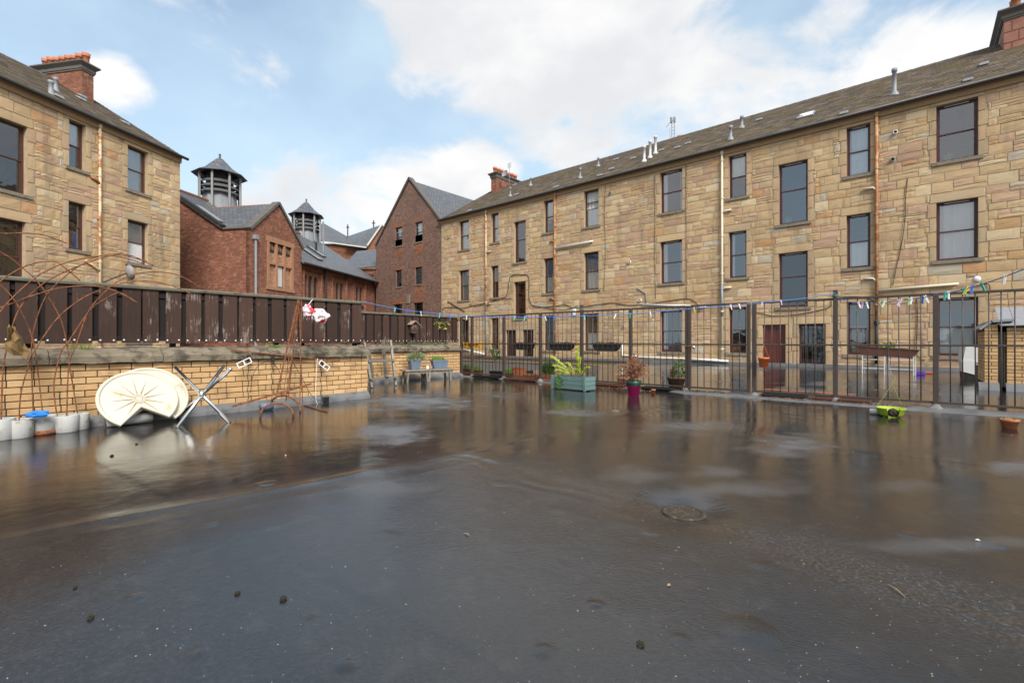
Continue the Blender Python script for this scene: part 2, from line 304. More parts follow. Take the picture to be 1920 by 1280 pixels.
# ================================================================ mesh helpers
class MB:
    def __init__(s): s.v = []; s.f = []; s.c = []
    def add(s, vs, fs, tint=None):
        o = len(s.v); s.v += [tuple(q) for q in vs]; s.f += [tuple(o + i for i in f) for f in fs]
        if tint is not None: s.c += [tint] * len(fs)
        return s
    def box(s, x0, x1, y0, y1, z0, z1, tint=None, M=None):
        vs = [(x0, y0, z0), (x1, y0, z0), (x1, y1, z0), (x0, y1, z0), (x0, y0, z1), (x1, y0, z1), (x1, y1, z1), (x0, y1, z1)]
        if M is not None: vs = [M @ Vector(q) for q in vs]
        return s.add(vs, [(0, 3, 2, 1), (4, 5, 6, 7), (0, 1, 5, 4), (1, 2, 6, 5), (2, 3, 7, 6), (3, 0, 4, 7)], tint)
    def cbox(s, x0, x1, y0, y1, z0, z1, c=.01, M=None):
        """box with chamfered vertical+horizontal edges"""
        vs = []
        for (X, sx) in ((x0, 1), (x1, -1)):
            for (Y, sy) in ((y0, 1), (y1, -1)):
                for (Z, sz) in ((z0, 1), (z1, -1)):
                    vs += [(X, Y + sy * c, Z + sz * c), (X + sx * c, Y, Z + sz * c), (X + sx * c, Y + sy * c, Z)]
        if M is not None: vs = [M @ Vector(q) for q in vs]
        g = lambda i, j, k, a: ((i * 2 + j) * 2 + k) * 3 + a
        fs = [(g(0, 0, 0, 0), g(0, 0, 1, 0), g(0, 1, 1, 0), g(0, 1, 0, 0)), (g(1, 0, 0, 0), g(1, 1, 0, 0), g(1, 1, 1, 0), g(1, 0, 1, 0)),
              (g(0, 0, 0, 1), g(1, 0, 0, 1), g(1, 0, 1, 1), g(0, 0, 1, 1)), (g(0, 1, 0, 1), g(0, 1, 1, 1), g(1, 1, 1, 1), g(1, 1, 0, 1)),
              (g(0, 0, 0, 2), g(0, 1, 0, 2), g(1, 1, 0, 2), g(1, 0, 0, 2)), (g(0, 0, 1, 2), g(1, 0, 1, 2), g(1, 1, 1, 2), g(0, 1, 1, 2))]
        for i in (0, 1):
            for j in (0, 1): fs.append((g(i, j, 0, 0), g(i, j, 0, 1), g(i, j, 1, 1), g(i, j, 1, 0)))
            for k in (0, 1): fs.append((g(i, 0, k, 0), g(i, 0, k, 2), g(i, 1, k, 2), g(i, 1, k, 0)))
        for j in (0, 1):
            for k in (0, 1): fs.append((g(0, j, k, 1), g(0, j, k, 2), g(1, j, k, 2), g(1, j, k, 1)))
        for i in (0, 1):
            for j in (0, 1):
                for k in (0, 1): fs.append((g(i, j, k, 0), g(i, j, k, 1), g(i, j, k, 2)))
        return s.add(vs, fs)
    def tube(s, pts, r, n=6, cap=True):
        pts = [Vector(p) for p in pts]; rs = r if isinstance(r, (list, tuple)) else [r] * len(pts)
        o = len(s.v); up = None
        for i, p in enumerate(pts):
            d = (pts[min(i + 1, len(pts) - 1)] - pts[max(i - 1, 0)]).normalized()
            if up is None: up = d.orthogonal().normalized()
            a = (up - d * up.dot(d)); a = a.normalized() if a.length > 1e-6 else d.orthogonal().normalized(); up = a; bb = d.cross(a)
            for k in range(n):
                w = 2 * math.pi * k / n; q = p + (a * math.cos(w) + bb * math.sin(w)) * rs[i]; s.v.append(tuple(q))
        for i in range(len(pts) - 1):
            for k in range(n): s.f.append((o + i * n + k, o + i * n + (k + 1) % n, o + (i + 1) * n + (k + 1) % n, o + (i + 1) * n + k))
        if cap: s.f.append(tuple(o + k for k in reversed(range(n)))); s.f.append(tuple(o + (len(pts) - 1) * n + k for k in range(n)))
        return s
    def bar(s, a, b, w, h=None):
        """rectangular bar between two points"""
        a = Vector(a); b = Vector(b); d = (b - a).normalized(); h = h or w
        u = Vector((0, 0, 1)).cross(d); u = u.normalized() if u.length > 1e-3 else Vector((1, 0, 0)); q = d.cross(u)
        vs = [p + u * sx * w / 2 + q * sy * h / 2 for p in (a, b) for sx, sy in ((-1, -1), (1, -1), (1, 1), (-1, 1))]
        return s.add(vs, [(3, 2, 1, 0), (4, 5, 6, 7), (0, 1, 5, 4), (1, 2, 6, 5), (2, 3, 7, 6), (3, 0, 4, 7)])
    def lathe(s, prof, n=20, c=(0, 0, 0), M=None):
        o = len(s.v)
        for (r, z) in prof:
            for k in range(n):
                w = 2 * math.pi * k / n; q = Vector((c[0] + r * math.cos(w), c[1] + r * math.sin(w), c[2] + z)); s.v.append(tuple(M @ q if M is not None else q))
        for i in range(len(prof) - 1):
            for k in range(n): s.f.append((o + i * n + k, o + i * n + (k + 1) % n, o + (i + 1) * n + (k + 1) % n, o + (i + 1) * n + k))
        return s
    def prism(s, poly, a, b, axis):
        """extrude a 2-D polygon between a and b along axis (x: poly is y,z; y: poly is x,z)"""
        f = (lambda p, t: (t, p[0], p[1])) if axis == 'x' else (lambda p, t: (p[0], t, p[1])) if axis == 'y' else (lambda p, t: (p[0], p[1], t))
        n = len(poly); vs = [f(p, a) for p in poly] + [f(p, b) for p in poly]
        return s.add(vs, [tuple(range(n)), tuple(reversed(range(n, 2 * n)))] + [(i, n + i, n + (i + 1) % n, (i + 1) % n) for i in range(n)])
    def mesh(s, name, mat, smooth=False, uv=False):
        me = bpy.data.meshes.new(name); me.from_pydata(s.v, [], s.f); me.materials.append(mat)
        if smooth: me.shade_smooth()
        if s.c:
            at = me.attributes.new('tint', 'FLOAT_COLOR', 'FACE'); at.data.foreach_set('color', np.array([(*c, 1) for c in s.c], 'f').ravel())
        if uv:
            l = me.uv_layers.new(name='UVMap')
            for p in me.polygons:
                n = p.normal; t = Vector((0, 0, 1)).cross(n); t = t.normalized() if t.length > .05 else Vector((1, 0, 0)); bb = n.cross(t)
                for li in p.loop_indices:
                    q = me.vertices[me.loops[li].vertex_index].co; l.data[li].uv = (q.dot(t), q.dot(bb))
        me.update(); return me
    def build(s, name, mat, parent=None, smooth=False, uv=False, kind=None):
        return link(name, s.mesh(name, mat, smooth, uv), parent, kind)
def link(name, me, parent=None, kind=None, loc=None, scale=None, rot=None):
    o = bpy.data.objects.new(name, me); col.objects.link(o)
    if parent is not None: o.parent = parent
    if kind: o['kind'] = kind
    if loc is not None: o.location = loc
    if scale is not None: o.scale = scale
    if rot is not None: o.rotation_euler = rot
    return o
def tag(o, label, cat, group=None, kind=None):
    o['label'] = label; o['category'] = cat
    if group: o['group'] = group
    if kind: o['kind'] = kind
    return o
def thing(name, label, cat, loc=(0, 0, 0), rz=0, group=None):
    o = bpy.data.objects.new(name, None); o.empty_display_size = .1; col.objects.link(o); o.location = loc; o.rotation_euler = (0, 0, rz)
    return tag(o, label, cat, group)
rng = random.Random(7)
EX = lambda s_: None
# ================================================================ setting: ground, deck
LW_U, LW2_U, CORN_V, RAIL_V, TER_V = -8.18, -10.94, 5.17, 10.26, 24.0
g = MB(); g.add([(-400, -400, -.35), (400, -400, -.35), (400, 400, -.35), (-400, 400, -.35)], [(0, 1, 2, 3)]); g.build('ground', M_ground, kind='structure')
DR = G(1282, 936); DRU, DRV = DR.x, DR.y
def sm(x, a, b): t = np.clip((x - a) / (b - a), 0, 1); return t * t * (3 - 2 * t)
def softmin(a, b, k): h = np.clip(.5 + .5 * (b - a) / k, 0, 1); return b * (1 - h) + a * h - k * h * (1 - h)
def vnoise(u, v, s, seed):
    r = np.random.RandomState(seed); T = r.rand(64, 64) * 2 - 1
    x = u * s + 100; y = v * s + 100; i = np.floor(x).astype(int); j = np.floor(y).astype(int); fx = x - i; fy = y - j
    fx = fx ** 3 * (fx * (fx * 6 - 15) + 10); fy = fy ** 3 * (fy * (fy * 6 - 15) + 10)
    a = T[i % 64, j % 64]; b = T[(i + 1) % 64, j % 64]; c = T[i % 64, (j + 1) % 64]; d = T[(i + 1) % 64, (j + 1) % 64]
    return (a * (1 - fx) + b * fx) * (1 - fy) + (c * (1 - fx) + d * fx) * fy
blist = []   # low lumps, blisters and patches in the felt: (u, v, radius, height)
for px, py, r, h in ((1405, 1155, .085, .006), (1220, 978, .05, .004), (1115, 1108, .03, .006), (1020, 1192, .035, .006), (650, 1220, .03, .006), (365, 1204, .03, .006), (255, 1112, .03, .006), (585, 1135, .02, .004), (395, 982, .03, .005), (1275, 1170, .025, .005), (940, 660 + 240, .06, .004), (1700, 990, .05, .006), (1430, 1040, .05, .004), (720, 1000, .09, .003), (500, 905, .06, .004), (1860, 1010, .06, .006)):
    q = G(px, py); blist.append((q.x, q.y, r, h))
def deck_z(u, v):
    u = np.asarray(u, float); v = np.asarray(v, float)
    fold = -3.35 - .55 * sm(-v, -3.2, 0)
    right = np.maximum(u - DRU, 0)
    zA = -.030 * (u - fold) * (u < DRU) + (u >= DRU) * (-.030 * (DRU - fold) + .012 * right)
    vv = 3.15 - .22 * np.maximum(u + 1.2, 0)
    zB = np.where(v > vv, .016 * (v - vv), .010 * (vv - v))
    z = softmin(zA + zB, np.zeros_like(u), .006)
    z = np.where(u < fold, softmin(np.zeros_like(u), np.zeros_like(u), .006), z)
    z += .0036 * vnoise(u, v, .55, 1) + .0030 * vnoise(u, v, 1.1, 2) + .0015 * vnoise(u, v, 2.3, 3) + .0007 * vnoise(u, v, 5, 4) + .00035 * vnoise(u + .5 * v, v - .2 * u, 11, 5)
    d = np.hypot(u - DRU, v - DRV); z -= (.045 * np.exp(-(d / .27) ** 2) +   .0006 * np.exp(-(d / .45) ** 2) * np.sin(38 * np.arctan2(v - DRV, u - DRU) + 3 * vnoise(u, v, 5, 51)) * sm(d, .15, .25)) * (d < 1.4)
    crest = (.0055 * np.exp(-((u - fold - .10 * vnoise(u, v, .8, 71)) / (.075 + .03 * vnoise(u, v, 1.2, 72))) ** 2) + .0015 * np.exp(-((u - fold - .25 - .1 * vnoise(u, v, 1.1, 73)) / .05) ** 2)) * (v < 10); z += crest * (.8 + .7 * vnoise(u, v, 1.5, 6) + .4 * vnoise(u, v, 4, 7))
    vq = vv + .12 * vnoise(u, v, 1.3, 61) + .05 * vnoise(u, v, 4, 65)
    z += (u > fold) * (.0030 * np.exp(-((v - vq) / .06) ** 2) + .0012 * np.exp(-((v - vq + .2) / .05) ** 2)) * (.8 + .8 * vnoise(u, v, 2.2, 63) + .5 * vnoise(u, v, 5, 64))
    for a_, b_ in ((1.35, .10), (5.9, .02), (8.1, -.01)): z += .0022 / (1 + np.exp(-(v - a_ - b_ * u) / .012)) - .0022 * sm(v, a_, a_ + 1.6)
    for (a, b, r, h) in blist:
        dd = np.hypot(u - a, v - b); z += h * (1 / (1 + np.exp((dd - r) / (.12 * r)))) * (1 + .35 * vnoise(u, v, 22, 9))
    return z - .004
def dz(p): return float(deck_z(p[0], p[1]))
def make_deck():
    us = np.concatenate([np.arange(-11.2, -6, .07), np.arange(-6, -4.6, .045), np.arange(-4.6, 1.6, .018), np.arange(1.6, 3, .045), np.arange(3, 14.01, .25)]); vs = np.concatenate([np.arange(-5, -.5, .25), np.arange(-.5, .1, .045), np.arange(.1, 4.4, .018), np.arange(4.4, 10.8, .045), np.arange(10.8, 24.06, .2)])
    U, V = np.meshgrid(us, vs); Z = deck_z(U, V)
    nu, nv = len(us), len(vs)
    co = np.stack([U.ravel(), V.ravel(), Z.ravel()], 1).astype('f')
    i = np.arange((nv - 1) * (nu - 1)); r_, c_ = i // (nu - 1), i % (nu - 1); a = r_ * nu + c_
    quads = np.stack([a, a + 1, a + nu + 1, a + nu], 1)
    dd = np.hypot(co[:, 0][quads].mean(1) - DRU, co[:, 1][quads].mean(1) - DRV); quads = quads[dd > .13]
    me = bpy.data.meshes.new('deck'); me.vertices.add(len(co)); me.vertices.foreach_set('co', co.ravel())
    me.loops.add(quads.size); me.loops.foreach_set('vertex_index', quads.ravel().astype('i')); me.polygons.add(len(quads))
    me.polygons.foreach_set('loop_start', np.arange(0, quads.size, 4, dtype='i')); me.update(calc_edges=True); me.shade_smooth()
    u, v = co[:, 0], co[:, 1]
    fold = -3.35 - .55 * sm(-v, -3.2, 0)
    wet = .30 + .52 * sm(-(u - fold), -.15, .5) + .50 * sm(v, 2.6, 4.0) * (u > fold) + .18 * vnoise(u, v, .9, 12) + .12 * vnoise(u, v, 2.2, 13)
    d = np.hypot(u - DRU, v - DRV); wet = np.maximum(wet, .9 * np.exp(-(d / .5) ** 2))
    dry_sheen = np.zeros(len(u))  # mask of drier, rougher patches whose sky sheen is painted pale
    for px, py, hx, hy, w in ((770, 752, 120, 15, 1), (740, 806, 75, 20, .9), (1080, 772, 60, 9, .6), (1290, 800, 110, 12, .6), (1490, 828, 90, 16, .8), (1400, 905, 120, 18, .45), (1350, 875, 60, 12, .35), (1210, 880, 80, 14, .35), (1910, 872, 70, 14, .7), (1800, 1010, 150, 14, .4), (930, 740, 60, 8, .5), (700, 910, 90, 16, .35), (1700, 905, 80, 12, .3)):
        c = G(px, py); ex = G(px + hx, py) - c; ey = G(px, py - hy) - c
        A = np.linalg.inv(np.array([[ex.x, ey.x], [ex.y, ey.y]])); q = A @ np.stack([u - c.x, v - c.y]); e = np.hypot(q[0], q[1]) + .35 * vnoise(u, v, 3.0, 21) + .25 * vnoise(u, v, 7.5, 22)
        dry_sheen = np.maximum(dry_sheen, w * (1 - sm(e, .0, 1.25)))
    dry_sheen = np.maximum(dry_sheen, .5 * sm(vnoise(u, v, .6, 31) + .5 * vnoise(u, v, 1.7, 32), .55, .95) * (v > 11))
    vv = 3.15 - .22 * np.maximum(u + 1.2, 0)
    silt = .95 * np.exp(-((v - vv - .06 * vnoise(u, v, 2, 62)) / (.10 + .10 * (u > -.8))) ** 2) * (u > -3.6) + .35 * np.exp(-((v - vv) / .4) ** 2) * (u > -3.6) + .55 * np.exp(-((u - fold) / .22) ** 2) * (v > .5) + .35 * (u < fold) * sm(v, 1, 4) + .3 * sm(vnoise(u, v, .7, 41), .2, .8)
    silt = np.maximum(silt, .5 * np.exp(-((v - RAIL_V + .3) / .5) ** 2))
    for nm, a in (('wet', np.clip(wet * (1 - .8 * dry_sheen), 0, 1)), ('dry_sheen', dry_sheen), ('silt', np.clip(silt, 0, 1))):
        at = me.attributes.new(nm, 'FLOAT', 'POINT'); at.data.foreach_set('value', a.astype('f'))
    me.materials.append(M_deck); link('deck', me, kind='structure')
make_deck()
# pale felt kerb strip under the railing and around its feet
kb = MB(); n = 60; rs = random.Random(5)
prev = None
for i in range(n + 1):
    u = -11.0 + i * (5.2 + 11.0) / n
    w = .10 + (.22 * min(1, max(0, (u + 4.2) / .6))) + rs.uniform(-.03, .03)
    sec = [(u, RAIL_V - w - .06, dz((u, RAIL_V - w - .06)) - .003), (u, RAIL_V - w, dz((u, RAIL_V - w)) + .012), (u, RAIL_V + .10, .034), (u, RAIL_V + .16, .002)]
    kb.v += sec
    if i: o = (i - 1) * 4; kb.f += [(o + k, o + 4 + k, o + 5 + k, o + 1 + k) for k in range(3)]
kb.build('kerb', M_upstand, kind='structure', smooth=True)
up = MB()
for u0, u1 in ((-27.8, 6.5),): up.prism([(TER_V - .15, -.01), (TER_V - .11, .07), (TER_V - .06, .13), (TER_V + .02, .13), (TER_V + .02, -.01)], u0, u1, 'x')
up.build('wall_skirting', simple('wet_felt_skirting', (.085, .085, .088), .5, var=.4, scale=2, c2=(.15, .155, .165), amt=(.55, .7)), kind='structure')
# round gully grate
t = thing('drain_cover', 'round slotted cast iron drain grate sunk in the wet deck', 'drain', (DRU, DRV, dz((DRU, DRV)) + .013))
f = MB(); f.lathe([(.136, -.03), (.150, .002), (.143, .010), (.118, .010), (.114, .002), (.114, -.03)], 40); f.build('rim', M_iron, t, True)
for k in range(7):
    yy = -.096 + k * .032; hw = math.sqrt(.117 ** 2 - yy ** 2); b = MB(); b.cbox(-hw, hw, yy - .0085, yy + .0085, -.018, .007, .002, Matrix.Rotation(R(55), 4, 'Z')); b.build('bar', M_iron, t)
f = MB(); f.lathe([(.13, -.2), (.0, -.2)], 20); f.lathe([(.13, -.2), (.13, -.01)], 20); f.build('shaft', M_hole, t)

# ================================================================ yellow brick parapet walls and board fences
def brick_proto(L, H, D):
    return MB().cbox(0, L, 0, D, 0, H, .004)
BR_L = brick_proto(.225, .074, .06).mesh('brick', M_ybrick); BR_H = brick_proto(.107, .074, .06).mesh('brick_header', M_ybrick)
def brick_wall(name, label, u, v0, v1, seed, end=False):
    """wall whose face looks to +u; bricks are parts"""
    r = random.Random(seed); t = thing(name, label, 'wall', (u, v0, 0))
    L = v1 - v0
    b = MB(); b.box(-.33, -.012, 0, L - (.012 if end else 0), .0, .84); b.build('core', M_mortar_dk, t)
    pitch = .085; z0 = .13
    for c in range(8):
        y = -(.1175 if c % 2 else 0) - r.uniform(0, .02); mix = c % 4 == 2
        k = 0
        while y < L - .02:
            half = mix and k % 3 == 2; w = .107 if half else .225
            ye = min(y + w, L); ys = max(y, 0)
            if ye - ys > .03:
                # proto runs along +x, depth +y: rotate so that length runs along +v and depth towards -u
                o = link('brick', BR_H if half else BR_L, t, loc=(r.uniform(-.002, .002), ys, z0 + c * pitch), scale=((ye - ys) / w, 1, 1), rot=(0, 0, R(90)))
            y += w + .0105; k += 1
        if end:
            x = -.012
            for q in range(2 if c % 2 else 2):
                o = link('brick', BR_L if q == 0 else BR_H, t, loc=(-.012 - (.235 * q) , L, z0 + c * pitch), rot=(0, 0, R(180)), scale=(.95, 1, 1))
    f = MB(); f.prism([(-.02, -.02), (.09, -.02), (.075, .05), (.05, .09), (.012, .135), (-.02, .135)], 0, L, 'y'); f.build('base_fillet', M_upstand, t)
    y = 0; k = 0
    while y < L - .01:
        l = min(r.uniform(1.05, 1.35), L - y); l = L - y if L - y - l < .3 else l
        c = MB(); N = max(2, int(l / .12)); prof = [(.075, .815), (.085, .90), (.06, .935), (-.10, 1.005), (-.30, 1.02), (-.36, 1.0), (-.36, .815)]
        for i in range(N + 1):
            yy = y + .004 + (l - .008) * i / N; tap = .012 if i in (0, N) else 0
            c.v += [(px - (tap if px > 0 else 0) + r.uniform(-.007, .007), yy, pz + r.uniform(-.008, .008) - (tap if pz > .9 else 0)) for px, pz in prof]
            if i:
                o = (i - 1) * 7; c.f += [(o + q, o + 7 + q, o + 7 + (q + 1) % 7, o + (q + 1) % 7) for q in range(7)]
        c.f += [tuple(range(7)), tuple(reversed(range(N * 7, N * 7 + 7)))]
        c.build('coping_stone', M_coping, t); y += l
    return t
w1 = brick_wall('brick_wall', 'low yellow brick parapet wall behind the cream plastic lids and white buckets', LW_U, -2.6, CORN_V, 3, True)
w2 = brick_wall('brick_wall', 'low yellow brick parapet wall behind the wooden bench and step ladder', LW2_U, CORN_V - 1.0, RAIL_V - .06, 4)
b = MB(); b.box(LW2_U - .33, LW_U - .33, CORN_V - .3, CORN_V - .012, 0, .99); o = b.build('brick_wall', M_ybrick); tag(o, 'short return of the yellow brick wall between its two long runs', 'wall')
bolt_me = MB().lathe([(.0, .007), (.008, .006), (.012, 0)], 8).mesh('bolt', M_white, True)
def board_fence(name, label, u, v0, v1, z0, z1, seed, pitch=.25, wid=.2):
    r = random.Random(seed); t = thing(name, label, 'fence', (u, v0, 0)); L = v1 - v0; n = int(L / pitch)
    for k in range(n):
        y = .02 + k * pitch + r.uniform(-.006, .006); w = wid + r.uniform(-.015, .01); top = z1 - .05
        M = Matrix.Translation((0, y + w / 2, 0)) @ Matrix.Rotation(R(r.uniform(-.35, .35)), 4, 'X') @ Matrix.Translation((0, -w / 2, 0))
        b = MB(); b.cbox(r.uniform(-.004, .004), .024, 0, w, z0 + r.uniform(-.006, .006), top, .003, M); b.build('board', M_fence, t)
        if k < n - 1:
            b = MB(); b.box(-.05, -.028, y + w - .03, y + pitch + .03, z0 + .03, top); b.build('back_board', M_fence_dk, t)
        for yy in (y + .025, y + w - .025): link('bolt', bolt_me, t, loc=(.024, yy, z0 + .045 + r.uniform(-.006, .006)), rot=(0, R(90), 0))
    b = MB(); b.cbox(-.027, -.002, 0, L, z0 + .03, z0 + .10, .003); b.build('bottom_rail', M_fence_dk, t)
    b = MB(); b.cbox(-.027, -.002, 0, L, z1 - .16, z1 - .08, .003); b.build('top_rail', M_fence_dk, t)
    b = MB(); b.prism([(-.085, z1 - .045), (-.085, z1 - .01), (-.02, z1 + .006), (.05, z1 - .004), (.062, z1 - .02), (.055, z1 - .048)], -.03, L + .03, 'y'); b.build('cap_rail', M_rail, t)
    y = .1
    while y < L:
        b = MB(); b.cbox(-.12, -.05, y, y + .07, .98, z1 - .06, .004); b.build('post', M_fence_dk, t); y += 1.5
    return t
board_fence('board_fence', 'taller dark brown board fence behind the rusty garden rods', LW_U - .17, -2.6, CORN_V + .02, 1.075, 1.89, 11)
f2 = board_fence('board_fence', 'dark brown board fence with bird box above the wooden bench', LW2_U - .17, CORN_V + .0, RAIL_V + .04, 1.07, 1.89, 12, .255, .2)
b = MB(); b.cbox(LW2_U - .2, LW_U - .17, CORN_V - .06, CORN_V - .035, 1.07, 1.84, .003); o = b.build('board_fence', M_fence); tag(o, 'short cross piece of board fence joining the two long runs', 'fence')

# ================================================================ steel railing and gate
PU = [-10.93, -10.45, -9.13, -7.80, -6.48, -5.13, -3.80]; PU2 = [-2.46, -1.12, .226, 1.57, 2.91, 4.25]
RT = 1.865; RM = 1.035; RB = .115
rl = thing('railing', 'brown steel railing hung with planters between the deck and the terrace', 'railing', (0, RAIL_V, 0))
tall = {PU[4], PU2[1]}
bar_me = MB().tube([(0, 0, RB), (0, 0, RT)], .0085, 6).mesh('bar', M_bar, True)
for u in PU + PU2:
    b = MB(); h = RT + (.16 if u in tall else .012); b.cbox(u - .036, u + .036, -.036, .036, .02, h, .004); b.build('post', M_bar, rl)
    b = MB(); b.lathe([(.15 + rng.uniform(-.02, .04), .008), (.085, .03), (.055, .07), (.045, .095)], 12, (u, 0, 0)); b.build('post_foot', M_foot, rl, True)
def panel(root, u0, u1, bars=True):
    for z, h, d in ((RT, .04, .04), (RM, .032, .03), (RB, .035, .03)):
        b = MB(); b.cbox(u0, u1, -d / 2, d / 2, z - h / 2, z + h / 2, .004); b.build('rail', M_bar, root)
    n = round((u1 - u0) / .135)
    for k in range(1, n):
        if (u1 - u0) > .3: link('bar', bar_me, root, loc=(u0 + (u1 - u0) * k / n + rng.uniform(-.004, .004), 0, 0), rot=(0, R(rng.uniform(-.12, .12)), 0))
for A in (PU, PU2):
    for a, c in zip(A, A[1:]): panel(rl, a + .037, c - .037)
gt = thing('gate', 'narrow brown steel gate with round lock in the railing', 'gate', (0, RAIL_V - .02, 0))
g0, g1 = -3.735, -2.56
for u in (g0, g1): b = MB(); b.cbox(u - .03, u + .03, -.03, .03, .07, RT + .01, .004); b.build('stile', M_bar, gt)
panel(gt, g0 + .03, g1 - .03)
b = MB(); b.lathe([(.0, .02), (.03, .018), (.036, 0), (.03, -.018), (0, -.02)], 14, M=Matrix.Translation((g0 + .10, -.05, .975)) @ Matrix.Rotation(R(90), 4, 'X')); b.build('lock', M_chrome, gt, True)
b = MB(); b.tube([(-3.85, -.035, .995), (-3.6, -.04, .995)], .012, 6); b.build('bolt', M_rust, gt)
# ================================================================ sandstone tenements
PAL = [((.52, .375, .215), 6), ((.485, .345, .195), 5), ((.485, .325, .215), 2.4), ((.45, .295, .20), 1.6), ((.47, .275, .14), .6), ((.47, .41, .31), .9), ((.57, .445, .28), 2.4), ((.50, .32, .16), .6), ((.41, .30, .19), 1.0)]
def tint(r, pal=PAL):
    c = r.choices([p[0] for p in pal], [p[1] for p in pal])[0]; k = r.uniform(.91, 1.09); return tuple(q * k for q in c)
def stone_proto(seed, rough):
    """unit block, front face at y=0 looking to -y, uneven dressed face"""
    r = random.Random(seed); m = MB(); N = 3; vs = []
    e = .05
    for j in range(N + 1):
        for i in range(N + 1):
            x = i / N; zz = j / N; edge = i in (0, N) or j in (0, N)
            X = x + (r.uniform(-.02, .02) if not edge else (e * .35 if i == 0 else -e * .35 if i == N else 0) + (r.uniform(-.012, .012)))
            Z = zz + (r.uniform(-.02, .02) if not edge else (e if j == 0 else -e if j == N else 0) * .7 + r.uniform(-.02, .02))
            Y = .10 if edge else r.uniform(-rough, .08)
            vs.append((X, Y, Z))
    b0 = len(vs); vs += [(0.01, 1, .02), (.99, 1, .02), (.99, 1, .98), (.01, 1, .98)]
    fs = []
    for j in range(N):
        for i in range(N): a = j * (N + 1) + i; fs.append((a, a + 1, a + N + 2, a + N + 1))
    bot = list(range(N + 1)); topr = [N * (N + 1) + i for i in range(N + 1)]; lf = [j * (N + 1) for j in range(N + 1)]; rg = [j * (N + 1) + N for j in range(N + 1)]
    fs += [tuple(reversed(bot)) + (b0, b0 + 1), tuple(topr) + (b0 + 2, b0 + 3), tuple(lf) + (b0 + 3, b0), tuple(reversed(rg)) + (b0 + 1, b0 + 2)]
    return vs, fs
PROT = [stone_proto(100 + i, .16) for i in range(7)]
PROT_D = [stone_proto(200 + i, .02) for i in range(2)]
PME = [MB().add(v, f).mesh('stone', M_stone_o) for v, f in PROT]; PME_D = [MB().add(v, f).mesh('dressed_stone', M_stone_o) for v, f in PROT_D]
def subtract(rects, o):
    res = []
    for (a, b, c, d) in rects:
        x0, x1, z0, z1 = o
        if b <= x0 or a >= x1 or d <= z0 or c >= z1: res.append((a, b, c, d)); continue
        if a < x0: res.append((a, x0, c, d))
        if b > x1: res.append((x1, b, c, d))
        m0, m1 = max(a, x0), min(b, x1)
        if c < z0: res.append((m0, m1, c, z0))
        if d > z1: res.append((m0, m1, z1, d))
    return res
def layout(x0, x1, z0, z1, excl, r):
    out = []; z = z0
    while z < z1 - .05:
        h = r.choice([.26, .30, .32, .34, .38, .42]); h = z1 - z if z1 - z - h < .12 else h; x = x0 - r.uniform(0, .5)
        while x < x1:
            w = r.uniform(.34, 1.0) if r.random() > .18 else r.uniform(.2, .34); q = r.random(); blk = []
            if q < .68: blk = [(x, x + w, z, z + h)]
            elif q < .95:
                s = z + h * r.uniform(.38, .62); k = x + w * r.uniform(.35, .65)
                blk = [(x, x + w, z, s)] + ([(x, k, s, z + h), (k, x + w, s, z + h)] if w > .55 else [(x, x + w, s, z + h)])
            else:
                s1 = z + h * .33; s2 = z + h * .66; k = x + w * r.uniform(.4, .6); blk = [(x, k, z, s1), (k, x + w, z, s1), (x, x + w, s1, s2), (x, x + w, s2, z + h)]
            for bk in blk:
                a, b, c, d = bk; a = max(a, x0); b = min(b, x1)
                if b - a < .06: continue
                ps = [(a, b, c, d)]
                for o in excl: ps = subtract(ps, o)
                out += [p for p in ps if p[1] - p[0] > .07 and p[3] - p[2] > .055]
            x += w
        z += h
    return out
def facade_stones(root, rects, dressed, seed, depth=.06):
    r = random.Random(seed); MW = root.matrix_world.copy() if False else Matrix.Translation(root.location) @ Matrix.Rotation(root.rotation_euler.z, 4, 'Z')
    items = [(q, False) for q in rects] + [(q, True) for q in dressed]
    scored = []
    for q, dr in items:
        a, b, c, d = q; p = proj(MW @ Vector(((a + b) / 2, 0, (c + d) / 2)))
        vis = -20 < p[0] < 1940 and -20 < p[1] < 700
        scored.append(((b - a) * (d - c) / max(p[2], 1) ** 2 if vis else -1, q, dr))
    scored.sort(key=lambda s: -s[0])
    big = MB(); cnt = {True: 0, False: 0}
    for s, (a, b, c, d), dr in scored:
        T = tint(r, [((.51, .37, .215), 4), ((.48, .325, .205), 2), ((.47, .35, .22), 3), ((.43, .33, .21), 1.5)] if dr else PAL)
        g = .0035; sx, sz = (b - a - g), (d - c - g); y0 = r.uniform(-.012, .004) if not dr else -.012; k = r.randrange(7)
        if s > 0 and cnt[dr] < (270 if not dr else 150):
            cnt[dr] += 1
            o = link('dressed_stone' if dr else 'stone', PME_D[k % 2] if dr else PME[k], root, loc=(a + g / 2, y0 - .02, c + g / 2), scale=(sx, depth, sz)); o.color = (*T, 1)
        else:
            vs, fs = (PROT_D[k % 2] if dr else PROT[k])
            big.add([(a + g / 2 + x * sx, y0 - .02 + y * depth, c + g / 2 + z * sz) for x, y, z in vs], fs, T)
    if big.v: big.build('rubble_stones', M_stone_a, root, kind='stuff')
